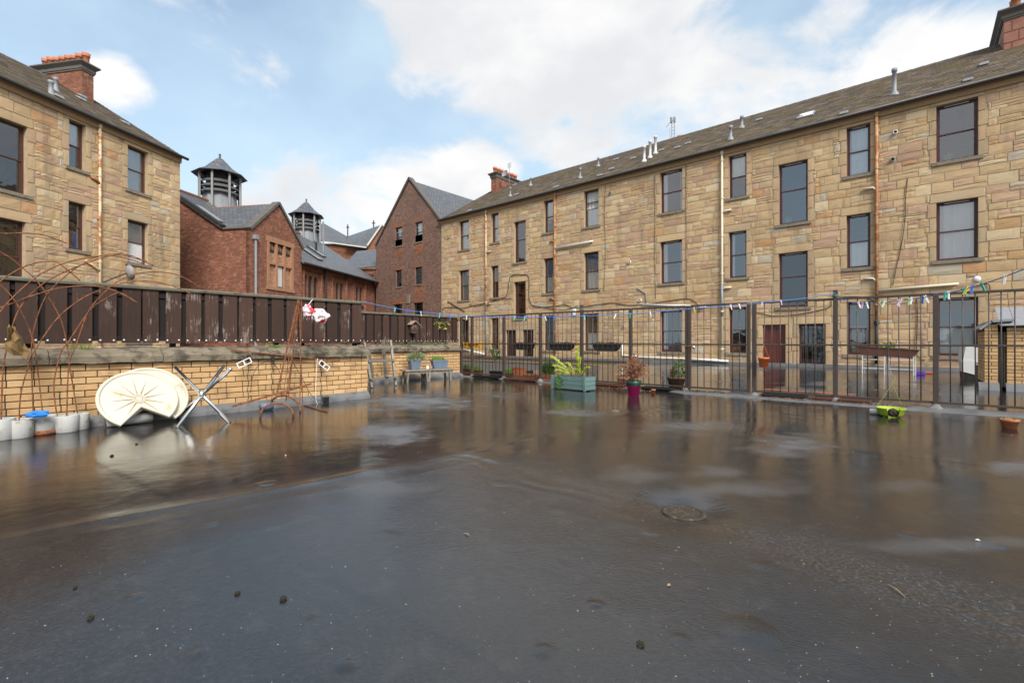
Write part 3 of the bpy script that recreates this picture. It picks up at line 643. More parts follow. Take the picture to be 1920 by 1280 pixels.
def wall_sheet(root, x0, x1, z0, z1, ops, y=.04, mat=None, reveal=.24, name='wall', uv=False):
    m = MB(); xs = sorted({x0, x1, *[q for o in ops for q in o[:2]]}); zs = sorted({z0, z1, *[q for o in ops for q in o[2:4]]})
    for i in range(len(xs) - 1):
        for j in range(len(zs) - 1):
            cx, cz = (xs[i] + xs[i + 1]) / 2, (zs[j] + zs[j + 1]) / 2
            if any(o[0] < cx < o[1] and o[2] < cz < o[3] for o in ops): continue
            m.add([(xs[i], y, zs[j]), (xs[i + 1], y, zs[j]), (xs[i + 1], y, zs[j + 1]), (xs[i], y, zs[j + 1])], [(0, 1, 2, 3)])
    for (a, b, c, d) in ops:
        e = y + reveal; yf = -.02
        for q in ([(a, yf, c), (a, e, c), (a, e, d), (a, yf, d)], [(b, yf, d), (b, e, d), (b, e, c), (b, yf, c)], [(a, yf, d), (a, e, d), (b, e, d), (b, yf, d)], [(a, e, c), (a, yf, c), (b, yf, c), (b, e, c)]): m.add(q, [(0, 1, 2, 3)])
    return m.build(name, mat or M_mortar, root, uv=uv)
def curtain(m, x0, x1, z0, z1, y, amp=.02, n=14):
    o = len(m.v)
    for i in range(n + 1):
        xx = x0 + (x1 - x0) * i / n; yy = y + amp * math.sin(i * 1.9) + rng.uniform(-.3, .3) * amp
        m.v += [(xx, yy, z0), (xx, yy, z1)]
        if i: q = o + (i - 1) * 2; m.f.append((q, q + 2, q + 3, q + 1))
    return m
def sash_window(root, x0, x1, z0, z1, style='plain', mat=None, yw=.17, glass=None, split=.5, sill=True, room=True):
    mat = mat or M_frame; glass = glass or M_glass; fw_ = .055
    f = MB(); f.box(x0, x0 + fw_, yw, yw + .1, z0, z1).box(x1 - fw_, x1, yw, yw + .1, z0, z1).box(x0 + fw_, x1 - fw_, yw + .001, yw + .1, z1 - fw_, z1).box(x0 + fw_, x1 - fw_, yw + .001, yw + .1, z0, z0 + .06)
    w = f.build('window', mat, root)
    mz = z0 + (z1 - z0) * split
    for nm, a, b, yy in (('upper_sash', mz - .02, z1 - fw_, yw + .025), ('lower_sash', z0 + .06, mz + .02, yw + .055)):
        s = MB(); k = .04; xa, xb = x0 + fw_ + .001, x1 - fw_ - .001
        if style == 'open' and nm == 'upper_sash': continue
        s.box(xa, xa + k, yy, yy + .03, a, b).box(xb - k, xb, yy, yy + .03, a, b).box(xa + k, xb - k, yy + .001, yy + .03, b - k, b).box(xa + k, xb - k, yy + .001, yy + .03, a, a + .045)
        s.build(nm, mat, w)
        p = MB(); p.add([(xa + k, yy + .016, a + .04), (xb - k, yy + .016, a + .04), (xb - k, yy + .016, b - k), (xa + k, yy + .016, b - k)], [(0, 1, 2, 3)]); p.build('pane', glass, w)
    if style != 'open':
        v = MB(); v.box(x0 + .2 * (x1 - x0), x1 - .2 * (x1 - x0), yw - .012, yw + .002, z1 - .05, z1 - .025); v.build('trickle_vent', M_white if mat is M_frame else mat, w)
    else:
        # tilted-out top sash
        s = MB(); M = Matrix.Translation((0, yw, mz + .35 * (z1 - mz))) @ Matrix.Rotation(R(-62), 4, 'X'); hh = z1 - mz - .05
        a0, a1 = x0 + .03, x1 - .03
        for q in ((a0, a0 + .05, 0, hh), (a1 - .05, a1, 0, hh), (a0 + .05, a1 - .05, 0, .05), (a0 + .05, a1 - .05, hh - .05, hh)): s.box(q[0], q[1], -.02, .02, q[2], q[3], M=M)
        s.build('upper_sash', mat, w); p = MB(); p.add([M @ Vector(q) for q in ((a0 + .05, 0, .05), (a1 - .05, 0, .05), (a1 - .05, 0, hh - .05), (a0 + .05, 0, hh - .05))], [(0, 1, 2, 3)]); p.build('pane', glass, w)
    xa, xb = x0 + fw_, x1 - fw_; yc = yw + .115
    def C(nm, m, a, b, c, d, amp=.015): q = MB(); curtain(q, a, b, c, d, yc, amp); q.build(nm, m, w)
    if style == 'white': C('curtain', M_curt, xa, xb, z0 + .02, z1, .02)
    if style == 'open': C('curtain', M_blind, xa, xb, mz, z1, .03)
    if style in ('lower', 'open'): C('curtain', M_curt, xa, xb, z0 + .02, mz, .02)
    if style == 'blind': C('blind', M_blind, xa, xb, z0, z1, .0)
    if style == 'top': C('blind', M_curt, xa, xb, mz + .05, z1, .0)
    if style == 'sides': C('curtain', M_curt, xa, xa + .22 * (xb - xa), z0, z1, .02); C('curtain', M_curt, xb - .12 * (xb - xa), xb, z0, z1, .02)
    if style == 'bluetop': C('blind', M_bluec, xa, xb, mz - .05, z1, .0); C('curtain', M_curt, xa, xb, z0, mz + .1, .025)
    if style == 'paleblue': C('curtain', M_paleblue, xa, xb, z0, z1, .015)
    if style == 'board': C('board', M_tan, xa + .1, xb - .05, z0, mz + .1, 0); C('note', M_curt, xa + .45, xa + .7, z0 + .45, z0 + .75, 0)
    if style == 'plant':
        q = MB(); rr = random.Random(int(x0 * 100)); cx = x0 + .3 * (x1 - x0)
        for k in range(46):
            a = rr.uniform(0, 6.28); h = rr.uniform(.12, .36); sp = rr.uniform(.08, .26); p0 = Vector((cx + rr.uniform(-.05, .05), yc - .03, z0 + .05)); p1 = p0 + Vector((math.cos(a) * sp * .5, abs(math.sin(a)) * .05, h)); p2 = p0 + Vector((math.cos(a) * sp, abs(math.sin(a)) * .06, h * .75)); ww = Vector((.006, 0, .006))
            q.add([p0 - ww, p0 + ww, p1 + ww, p1 - ww, p2], [(0, 1, 2, 3), (3, 2, 4)])
        q.build('house_plant', M_gleaf, w)
    if style == 'venetian':
        q = MB(); zz = z0 + .05
        while zz < z1 - .06: q.box(xa, xb, yc - .06, yc - .045, zz, zz + .034); zz += .048
        q.build('venetian_blind', M_curt, w)
    if room:
        q = MB(); y0_, y1_ = yw + .1, yw + 1.4; a, b, c, d = x0 - .3, x1 + .3, z0 - .3, z1 + .2
        q.add([(a, y0_, c), (b, y0_, c), (b, y0_, d), (a, y0_, d), (a, y1_, c), (b, y1_, c), (b, y1_, d), (a, y1_, d)], [(4, 5, 6, 7), (0, 4, 7, 3), (5, 1, 2, 6), (7, 6, 2, 3), (0, 1, 5, 4)]); q.build('room', M_room, w)
    if sill:
        q = MB(); q.cbox(x0 - .14, x1 + .14, -.075, yw + .03, z0 - .13, z0 - .001, .008); q.build('sill', M_sill, w)
    return w
def surround(o, lint=.34, jw=.2):
    """dressed stones round an opening -> list of rects and the excluded zone"""
    a, b, c, d = o; res = [(a - jw, b + jw, d, d + lint)]
    n = max(2, round((d - c) / .55))
    for s in (0, 1):
        for k in range(n):
            ext = .06 if (k + s) % 2 else 0
            q = (a - jw - ext, a, c + (d - c) * k / n, c + (d - c) * (k + 1) / n) if s == 0 else (b, b + jw + ext, c + (d - c) * k / n, c + (d - c) * (k + 1) / n); res.append(q)
    return res, [o] + res
def tile_roof(root, x0, x1, eave_z, run, rise, seed, y0=-.28):
    r = random.Random(seed); L = math.hypot(run - y0, rise + (-y0) * rise / run); sl = math.atan2(rise, run); m = MB()
    ex = .30; n = int(L / ex) + 1; z_e = eave_z + y0 * rise / run
    ca, sa = math.cos(sl), math.sin(sl); w = .33
    base = [(.125, .092, .068), (.10, .078, .06), (.145, .11, .082), (.075, .06, .05)]
    for k in range(n):
        s0 = k * ex; s1 = min(s0 + ex + .05, L + .02); x = x0 - (w / 2 if k % 2 else 0)
        while x < x1:
            a, b = max(x, x0), min(x + w - .006, x1)
            if b - a > .03:
                j = r.uniform(-.008, .010); t = .045
                P0 = [(s0 + j, .012 + t + r.uniform(-.004, .006)), (s1, t)]
                vs = []
                for (s, h) in P0:
                    for hh in (h - t - .01, h):
                        for xx in (a, b): vs.append((xx, y0 + s * ca - hh * sa, z_e + s * sa + hh * ca))
                k_ = r.uniform(.8, 1.2); c = r.choice(base)
                m.add(vs, [(0, 1, 3, 2), (2, 3, 7, 6), (0, 2, 6, 4), (1, 5, 7, 3)], tuple(q * k_ for q in c))
            x += w
    tl = m.build('roof_tiles', M_tile, root, kind='stuff')
    b = MB(); b.add([(x0 + .02, y0, z_e - .02), (x1 - .02, y0, z_e - .02), (x1 - .02, run, eave_z + rise - .02), (x0 + .02, run, eave_z + rise - .02), (x0 + .02, 2 * run - y0, z_e - .02), (x1 - .02, 2 * run - y0, z_e - .02)], [(0, 1, 2, 3), (3, 2, 5, 4)]); b.build('roof', M_tile, root)
    b = MB(); xx = x0
    while xx < x1: b.tube([(xx, run, eave_z + rise + .0), (min(xx + .44, x1), run, eave_z + rise + .012)], .10, 8); xx += .44
    b.build('ridge_tiles', M_chimcap, root, kind='stuff')
    return sl, z_e
def chimney(root, x0, x1, y0, y1, zb, zt, npots, mat, seed, red=True):
    r = random.Random(seed)
    c = MB(); c.box(x0 + .1, x1 - .1, y0 + .12, y1 - .12, zb, zt - .42); ch = c.build('chimney', mat, root, uv=True)
    k = MB(); k.box(x0 + .06, x1 - .06, y0 + .08, y1 - .08, zt - .42, zt - .34).box(x0 + .03, x1 - .03, y0 + .05, y1 - .05, zt - .34, zt - .20)
    k.add([(x0 + .03, y0 + .05, zt - .2), (x1 - .03, y0 + .05, zt - .2), (x1 - .03, y1 - .05, zt - .2), (x0 + .03, y1 - .05, zt - .2), (x0 - .1, y0 - .1, zt - .06), (x1 + .1, y0 - .1, zt - .06), (x1 + .1, y1 + .1, zt - .06), (x0 - .1, y1 + .1, zt - .06), (x0 - .1, y0 - .1, zt), (x1 + .1, y0 - .1, zt), (x1 + .1, y1 + .1, zt), (x0 - .1, y1 + .1, zt)],
          [(0, 1, 5, 4), (1, 2, 6, 5), (2, 3, 7, 6), (3, 0, 4, 7), (4, 5, 9, 8), (5, 6, 10, 9), (6, 7, 11, 10), (7, 4, 8, 11), (8, 9, 10, 11)])
    k.build('cornice', M_chimcap, ch)
    for i in range(npots):
        yy = y0 + .25 + (y1 - y0 - .5) * i / max(1, npots - 1); h = .52 + r.uniform(-.03, .06)
        p = MB(); p.lathe([(.12, -.02), (.125, .05), (.135, h * .7), (.17, h * .72), (.165, h * .8), (.16, h * .82), (.185, h), (.15, h), (.13, h - .15)], 12, ((x0 + x1) / 2 + r.uniform(-.03, .03), yy, zt)); p.build('chimney_pot', M_pot_red, ch, True)
    fl = MB(); fl.box(x0 + .07, x1 - .07, y0 + .09, y1 - .09, zb, zb + .001); 
    return ch
def downpipe(root, x, z0, z1, mat, r_=.052, y=-.10, foot=None):
    m = MB(); m.tube([(x, y, z0), (x, y, z1)], r_, 10)
    p = m.build('downpipe', mat, root, True)
    c = MB(); z = z0 + .6
    while z < z1: c.tube([(x, y, z), (x, y, z + .08)], r_ + .018, 10); c.box(x - .1, x + .1, y + .03, y + .06, z + .02, z + .05); z += 1.82
    c.tube([(x, y, z1 - .16), (x, y, z1)], r_ + .03, 10); c.build('pipe_collar', mat, p)
    return p
def waste(root, pts, mat, r_=.035, name='waste_pipe'): m = MB(); m.tube(pts, r_, 8); return m.build(name, mat, root, True)
GUT = 10.45
# ---------------- the long terrace beyond the railing
TX0, TX1 = -27.8, 6.6
ter = thing('terrace_building', 'long three storey sandstone terrace beyond the steel railing', 'building', (0, TER_V, 0))
def uz(px, py): q = on_v(px, py, TER_V); return q.x, q.z
def uu(px): return uz(px, 640)[0]
TOPZ, MIDZ, GRZ = (7.84, 9.98), (4.13, 6.33), (.55, 2.72)
cols = {'A': (861, 879.5), 'B': (921, 935), 'D': (1020, 1037.5), 'E': (1095, 1122.5), 'F': (1238, 1279), 'G': (1366.5, 1399.5), 'I': (1587.5, 1632), 'J': (1756, 1834)}
sty = {'A': ('white', 'blind', 'plain'), 'B': ('white', 'top', 'plain'), 'D': ('white', 'bluetop', 'paleblue'), 'E': ('open', 'bluetop', 'lower'), 'F': ('sides', 'sides', 'sides'), 'G': ('top', 'sides', 'plain'), 'I': ('white', 'lower', 'board'), 'J': ('plant', 'white', 'lower')}
ops = []; wins = []
for k, (p0, p1) in cols.items():
    a, b = uu(p0), uu(p1)
    for (z0, z1), st in zip((TOPZ, MIDZ, GRZ), sty[k]):
        if k in 'BGID' and (z0, z1) == TOPZ: z0 = 7.95
        ops.append((a, b, z0, z1)); wins.append((a, b, z0, z1, st, M_frame if k in 'FGHIJ' else M_frame2))
sops = []
for p0, p1 in ((964, 986), (1460, 1514.5)):
    a, b = uu(p0), uu(p1)
    for z0, z1 in ((6.34, 9.05), (2.62, 5.05)): ops.append((a, b, z0, z1)); sops.append((a, b, z0, z1))
# one more bay of windows round to the right of the picture's edge
ops.append((3.6, 4.75, *TOPZ)); wins.append((3.6, 4.75, *TOPZ, 'plain', M_frame)); ops.append((3.6, 4.75, *MIDZ)); wins.append((3.6, 4.75, *MIDZ, 'white', M_frame)); ops.append((3.6, 4.75, *GRZ)); wins.append((3.6, 4.75, *GRZ, 'plain', M_frame))
dops = [(uu(949), uu(968), .0, 1.86), (uu(1430), uu(1473), .0, 1.86)]; bops = [(uu(980), uu(1000.5), .08, 1.86), (uu(1497.5), uu(1548), .08, 1.86)]
ops += dops + bops
dress = []; excl = []
for o in ops: d_, e_ = surround(o); dress += d_; excl += e_
wall_sheet(ter, TX0, TX1, -.3, GUT - .2, ops, y=-.004, reveal=.28)
q = []; zc = .25
rects = layout(TX0, TX1, -.1, GUT - .32, excl, random.Random(21))
# quoins at the left end
for k in range(26): dress.append((TX0, TX0 + (.5 if k % 2 else .3), -.1 + k * .4, .3 + k * .4)) if k < 25 else None
facade_stones(ter, subtract(rects, (TX0, TX0 + .3, -1, 20)), dress, 5)
for (a, b, c, d, st, mt) in wins: sash_window(ter, a, b, c, d, st, mt)
for i, (a, b, c, d) in enumerate(sops): sash_window(ter, a, b, c, d, 'plant' if i == 2 else 'plain', M_frame, split=.56, glass=M_glass if i in (0, 2) else M_obsc)
for (a, b, c, d), m_ in zip(dops, (M_doorb, M_door)):
    f = MB(); f.box(a, a + .06, .1, .2, c, d).box(b - .06, b, .1, .2, c, d).box(a + .06, b - .06, .101, .2, d - .06, d); f.build('door_frame', m_, ter)
    f = MB(); f.cbox(a + .062, b - .062, .14, .19, c + .02, d - .062, .005); dd = f.build('door', m_, ter)
    h = MB(); h.tube([(b - .16, .14, .98), (b - .16, .09, .98), (b - .25, .085, .98)], .012, 6); h.build('handle', M_chrome, dd)
    for k in range(1, 5): h = MB(); xk = a + .062 + (b - a - .124) * k / 5; h.box(xk - .004, xk + .004, .136, .141, c + .05, d - .09); h.build('board_joint', M_fence_dk, dd)
for (a, b, c, d) in bops:
    w_ = sash_window(ter, a, b, c, d, 'plain', M_frame2, sill=False, glass=M_obsc, yw=.15)
    g_ = MB(); n_ = max(4, int((b - a) / .16))
    for k in range(1, n_): xx = a + (b - a) * k / n_; g_.tube([(xx, .07, c + .03), (xx, .07, d - .03)], .011, 6)
    for zz in (c + .2, (c + d) / 2, d - .25): g_.box(a + .02, b - .02, .06, .08, zz - .012, zz + .012)
    g_.build('security_bars', M_bar, w_)
sl_t, ze_t = tile_roof(ter, TX0 - .12, TX1, GUT + .05, 5.9, 3.65, 31)
b = MB(); b.prism([(-.09, GUT - .34), (-.11, GUT - .12), (-.13, GUT - .1), (-.13, GUT - .04), (.06, GUT - .02), (.06, GUT - .34)], TX0 - .02, TX1, 'x'); b.build('eaves_course', M_eave, ter)
b = MB(); b.tube([(TX0 - .15, -.27, GUT - .07), (TX1, -.27, GUT - .07)], .075, 8); gu = b.build('gutter', M_gutter, ter, True)
e = MB(); e.prism([(.04, -.3), (.04, GUT - .1), (5.9, GUT + 3.6), (11.8, GUT - .1), (11.8, -.3)], TX0, TX0 + .2, 'x'); e.build('gable_wall', M_mortar, ter)
chimney(ter, -27.0 + .1, -26.0 - .1, 4.4, 7.5, 12.4, 14.97, 7, M_red, 3)
ch2 = chimney(ter, 2.66, 3.66, 4.4, 7.5, 12.4, 14.97, 8, M_chim, 4)
b = MB()
for k, zz in enumerate((13.15, 13.6, 14.05)): b.box(2.74, 3.58, 4.505, 4.518, zz, zz + .025); b.box(3.0 + .2 * (k % 2), 3.02 + .2 * (k % 2), 4.506, 4.519, zz + .026, zz + .44)
b.build('block_joints', M_redstone, ch2)
b = MB(); b.box(2.73, 3.59, 4.46, 4.52, 12.9, 13.14); b.build('lead_flashing', M_lead, ch2)
# aerial mast and pot seen over the ridge, aerial by the far chimney
def roofp(px, py, off=0):
    n = Vector((0, -math.sin(sl_t), math.cos(sl_t))); return on_plane(px, py, Vector((0, TER_V - .28, ze_t)) + n * (.05 + off), n) - Vector((0, TER_V, 0))
q = on_v(1262, 258, TER_V + 6.1); m = MB(); x_, z_ = q.x, 13.9
for dx in (-.10, .10): m.tube([(x_ + dx, 6.1, z_), (x_ + dx, 6.1, z_ + 1.75)], .022, 6)
for k in range(7): m.tube([(x_ - .1, 6.1, z_ + .2 + k * .22), (x_ + .1, 6.1, z_ + .3 + k * .22 * 1.0)], .014, 5)
m.tube([(x_ - .1, 6.1, z_ + 1.6), (x_ - .45, 6.1, z_ + 1.25)], .016, 5); m.tube([(x_ - .22, 6.1, z_), (x_ - .22, 6.1, z_ + 1.1)], .012, 5)
m.cbox(x_ - .18, x_ - .05, 6.03, 6.15, z_ + 1.45, z_ + 1.8, .01).cbox(x_ + .04, x_ + .16, 6.03, 6.15, z_ + 1.42, z_ + 1.75, .01); m.build('aerial_mast', M_lead, ter)
m = MB(); m.lathe([(.16, 0), (.17, .25), (.2, .3), (.2, .42), (.14, .42)], 12, (x_ + .42, 6.2, 13.95)); m.build('chimney_pot', M_pot_red, ter, True)
q = on_v(955, 320, TER_V + 5.5); m = MB(); m.tube([(q.x + .0, 5.5, 14.3), (q.x, 5.5, 15.9)], .02, 5)
for k in range(5): m.tube([(q.x - .22, 5.5, 15.5 + k * .09), (q.x + .22, 5.5, 15.5 + k * .09)], .012, 4)
m.build('tv_aerial', M_lead, ter)
m = MB(); Md = Matrix.Translation((q.x + .3, 4.6, 14.7)) @ Matrix.Rotation(R(70), 4, 'X'); m.lathe([(.0, -.06), (.2, -.03), (.3, .03)], 16, M=Md); m.build('satellite_dish', M_lead, ter, True)
for px, py, h, r_ in ((1208, 303, .75, .07), (1219, 296, .85, .075), (1229, 288, .9, .075), (1370, 262, .55, .07), (1391, 240, .5, .07), (1677, 178, .95, .075), (1088, 334, .5, .05), (1122, 312, .45, .05), (957, 368, .5, .045), (995, 348, .45, .05)):
    q = roofp(px, py); m = MB(); c0 = M_binpale if 1200 < px < 1235 else M_lead
    m.lathe([(.16, -.06), (.13, .08), (r_, .14), (r_, h), (r_ + .025, h + .01), (r_ + .025, h + .14), (.0, h + .15)], 12, q); m.build('vent_pipe', c0, ter, True)
for px, py in ((968, 366), (1042, 352), (1125, 330), (1146, 318), (1187, 298), (1240, 283), (1270, 278), (1290, 270), (1500, 222), (1582, 214), (1423, 226), (1815, 152), (1845, 122), (880, 396), (965, 348), (1155, 300)):
    q = roofp(px, py); m = MB(); m.add([q + Vector(k) for k in ((-.15, -.12, -.02), (.15, -.12, -.02), (.15, .2, .17), (-.15, .2, .17), (-.12, -.1, .08), (.12, -.1, .08))], [(0, 1, 5, 4), (4, 5, 2, 3), (0, 4, 3), (1, 2, 5)]); m.build('tile_vent', M_lead, ter)
q = roofp(1512, 217); m = MB(); Mr = Matrix.Translation(q) @ Matrix.Rotation(sl_t, 4, 'X'); m.box(-.32, .32, -.45, .45, -.02, .07, M=Mr); sk = m.build('skylight', M_lead, ter)
m = MB(); m.box(-.26, .26, -.39, .39, .071, .075, M=Mr); m.build('pane', M_white, sk)
# pipes, cables and small fittings on the terrace wall
downpipe(ter, uu(913), 3.2, GUT - .15, M_rustpipe); downpipe(ter, uu(913), .1, 3.18, M_lead)
downpipe(ter, uu(1042), .3, GUT - .15, M_rustpipe2)
downpipe(ter, uu(1355), .1, GUT - .15, M_cream); waste(ter, [(uu(1355), -.10, 2.3), (uu(1355), -.10, 3.9)], M_lead, .057, 'pipe_sleeve')
downpipe(ter, uu(1644), 1.95, GUT - .15, M_rustpipe2, .055); downpipe(ter, uu(1644), .2, 1.93, M_black, .06)
for px, py, s in ((913, 473, 1), (1042, 452, -1), (1042, 560, -1), (913, 570, 1), (1355, 397, 1), (1355, 540, 1), (1644, 352, -1), (1644, 522, -1)):
    a, z_ = uz(px, py); waste(ter, [(a, -.10, z_ - .12), (a + s * .12, -.10, z_), (a + s * .42, -.08, z_ + .01)], M_rustpipe if px < 1300 else M_cream, .045, 'branch_pipe')
a, z_ = uz(1043, 466); a2, z2 = uz(1112, 453); waste(ter, [(a, -.12, z_), (a2 - .2, -.12, z2 - .02), (a2 - .1, -.12, z2), (a2, -.02, z2 + .02)], M_white, .06)
a, z_ = uz(1648, 545); a2, z2 = uz(1792, 533); waste(ter, [(a, -.10, z_), (a2, -.08, z2), (a2 + .05, .02, z2 + .02)], M_cream, .055)
a, z_ = uz(1206, 571); a2, z2 = uz(1325, 573); waste(ter, [(a, -.08, z_), (a2, -.08, z2 - .05)], M_white, .05)
a, z_ = uz(1195, 540); a2, z2 = uz(1212, 550); waste(ter, [(a, -.06, z_), (a2, -.06, z2), (a2, -.06, z2 - .55)], M_lead, .03)
a, z_ = uz(1168, 655); waste(ter, [(a, -.07, 1.0), (a, -.07, .32), (a + .8, -.07, .30), (a + 1.0, -.09, .26), (uu(1350), -.09, .21)], M_white, .035)
a, z_ = uz(1296, 678); waste(ter, [(a, -.18, .20), (uu(1368), -.18, .16)], M_white, .05)
a, z_ = uz(864, 660); waste(ter, [(a, -.2, .6), (uu(912), -.2, .22)], M_white, .05)
for px, py in ((1679, 249), (1145, 362), (1181, 491), (1170, 613), (1201, 563), (842, 445), (1674, 300)):
    a, z_ = uz(px, py); m = MB(); Mv = Matrix.Translation((a, -.03, z_)) @ Matrix.Rotation(R(90), 4, 'X'); m.lathe([(.055, -.03), (.055, .08), (.075, .08), (.075, -.03)], 14, M=Mv); v_ = m.build('flue_outlet', M_white if px in (1679, 1181, 1201) else M_lead, ter, True)
    m = MB(); m.lathe([(.055, .02), (0, .02)], 12, M=Mv); m.build('flue_hole', M_hole, v_)
a, z_ = uz(1832, 523); m = MB(); m.lathe([(.0, .04), (.06, .035), (.10, .012), (.105, 0)], 16, M=Matrix.Translation((a, -.03, z_)) @ Matrix.Rotation(R(90), 4, 'X')); m.build('bulkhead_lamp', M_white, ter, True)
a, z_ = uz(1078, 585); m = MB(); m.cbox(a - .1, a + .1, -.1, -.02, z_ - .2, z_ + .2, .01); m.build('meter_box', M_white, ter)
def cable(pts, r_=.018, px=True):
    ps = [Vector((uz(*p)[0], -.05, uz(*p)[1])) for p in pts]; out = []
    for i in range(len(ps) - 1):
        p0, p1, p2, p3 = ps[max(i - 1, 0)], ps[i], ps[i + 1], ps[min(i + 2, len(ps) - 1)]
        for k in range(6):
            t_ = k / 6; out.append(.5 * ((2 * p1) + (p2 - p0) * t_ + (2 * p0 - 5 * p1 + 4 * p2 - p3) * t_ ** 2 + (3 * p1 - p0 - 3 * p2 + p3) * t_ ** 3))
    out.append(ps[-1]); m = MB(); m.tube(out, r_, 5); m.build('cable', M_cable, ter, True)
cable([(831, 590), (832, 578), (850, 576), (868, 578), (890, 572), (915, 568), (935, 560), (950, 555), (955, 530), (960, 517), (978, 515), (992, 520), (993, 560), (1005, 575), (1040, 574), (1060, 571), (1075, 577), (1095, 575), (1130, 570), (1150, 568), (1180, 572), (1215, 570), (1250, 565), (1290, 560), (1308, 570), (1312, 585)])
cable([(880, 570), (895, 574), (912, 568), (940, 562), (960, 560)], .013); cable([(1000, 572), (1030, 578), (1062, 580), (1085, 573)], .013)
cable([(1420, 585), (1450, 592), (1490, 590), (1530, 583), (1557, 575), (1562, 560), (1600, 556), (1630, 560), (1645, 575)], .014); cable([(1702, 335), (1698, 370), (1697, 410), (1690, 460), (1680, 505), (1674, 535)], .012)
cable([(1228, 330), (1229, 400), (1228, 470), (1230, 560)], .010); cable([(1287, 310), (1287, 400), (1287, 500), (1288, 560)], .010); cable([(1835, 535), (1853, 533), (1856, 545)], .014); cable([(1719, 560), (1720, 600), (1718, 650), (1722, 670), (1735, 675)], .014)
cable([(1137, 330), (1134, 400), (1136, 470), (1133, 545)], .009); cable([(840, 565), (855, 574), (872, 584)], .03)

# ---------------- the sandstone block on the left
Ddir = Vector((.1835, .983)); Edir = Vector((.983, -.1835))
def DE(d, n): p = Ddir * d + Edir * n; return W(p.x, p.y, 0)
Dw = W(Ddir.x, Ddir.y); RZD = math.atan2(Dw.y, Dw.x); LN = -20.94
lb = thing('sandstone_block', 'sandstone tenement block with chimney above the left fence', 'building', DE(0, LN), RZD)
LX0, LX1 = 9.5, 20.4
def dx_l(px): k = (px - CX) / F; Y = LN / (Edir.x * k + Edir.y); return Y * (Ddir.x * k + Ddir.y)
lw = [(dx_l(-35), dx_l(51), 6.52, 9.05, 'plain', M_frame2, M_obsc), (dx_l(-40), dx_l(48), 2.9, 5.5, 'plain', M_frame2, M_obsc), (dx_l(129), dx_l(160), 8.12, 10.02, 'top', M_frame2, None), (dx_l(239), dx_l(277), 7.98, 9.97, 'blind', M_frame2, None),
      (dx_l(128), dx_l(160.5), 4.82, 6.74, 'sides', M_frame2, None), (dx_l(239), dx_l(277), 4.68, 6.62, 'venetian', M_frame2, None), (dx_l(128), dx_l(160.5), 1.2, 3.1, 'plain', M_frame2, None), (dx_l(239), dx_l(277), 1.1, 3.0, 'plain', M_frame2, None), (10.1, 11.2, 7.98, 9.97, 'plain', M_frame2, None), (10.1, 11.2, 4.68, 6.62, 'plain', M_frame2, None)]
ops = [w[:4] for w in lw]; dress = []; excl = []
for o in ops: d_, e_ = surround(o); dress += d_; excl += e_
wall_sheet(lb, LX0, LX1, -.3, GUT - .2, ops, y=-.004, reveal=.28)
rects = subtract(layout(LX0, LX1, .6, GUT - .32, excl, random.Random(77)), (LX1 - .3, LX1 + 1, -1, 20))
for k in range(25): dress.append((LX1 - (.5 if k % 2 else .3), LX1, .3 + k * .4, .7 + k * .4))
facade_stones(lb, rects, dress, 8)
for (a, b, c, d, st, mt, gl) in lw: sash_window(lb, a, b, c, d, st, mt, glass=gl)
q = MB(); curtain(q, dx_l(147), dx_l(157), 4.85, 5.6, .3, .03, 6); q.build('blue_cloth', M_blue, lb)
sl_l, ze_l = tile_roof(lb, LX0, LX1 + .14, GUT + .05, 5.95, 3.65, 33)
b = MB(); b.prism([(-.09, GUT - .34), (-.11, GUT - .12), (-.13, GUT - .1), (-.13, GUT - .04), (.06, GUT - .02), (.06, GUT - .34)], LX0, LX1 + .02, 'x'); b.build('eaves_course', M_eave, lb)
b = MB(); b.tube([(LX0, -.27, GUT - .07), (LX1 + .22, -.27, GUT - .07)], .075, 8); b.build('gutter', M_gutter, lb, True)
e = MB(); e.prism([(.04, -.3), (.04, GUT - .1), (5.9, GUT + 3.6), (11.8, GUT - .1), (11.8, -.3)], LX1 - .2, LX1, 'x'); e.build('gable_wall', M_mortar, lb)
chimney(lb, 5.85 + (20.4 - 7.32), 6.6 + (20.4 - 7.32), 4.15, 7.15, 12.3, 14.95, 8, M_red, 6)
downpipe(lb, dx_l(184), .2, GUT - .15, M_rustpipe)
waste(lb, [(dx_l(184), -.1, 7.75), (dx_l(178), -.1, 7.9), (dx_l(168), -.05, 7.95)], M_rustpipe2, .05, 'branch_pipe')
waste(lb, [(dx_l(184), -.1, 4.05), (dx_l(178), -.1, 4.2), (dx_l(158), -.05, 4.45)], M_rustpipe, .05, 'branch_pipe')
m = MB(); q = dx_l(226); m.lathe([(.0, -.07), (.2, -.04), (.34, .05), (.33, .05), (.2, -.03)], 20, M=Matrix.Translation((q, -.45, 4.15)) @ Matrix.Rotation(R(78), 4, 'Y') @ Matrix.Rotation(R(12), 4, 'X')); sd_ = m.build('satellite_dish', M_timbgrey, lb, True)
m = MB(); m.tube([(q - .1, -.4, 4.1), (q - .55, -.35, 3.85), (q - .8, 0, 3.6)], .03, 6); m.build('bracket', M_gutter, sd_)
for x_ in (18.9, 17.6): m = MB(); m.lathe([(.16, -.06), (.12, .1), (.09, .14), (.075, .5), (.1, .52), (.1, .62), (0, .63)], 10, (x_ - 2.2, 1.0 if x_ < 18 else 2.6, GUT + (1.0 if x_ < 18 else 2.6) * .62)); m.build('vent_pipe', M_lead, lb, True)
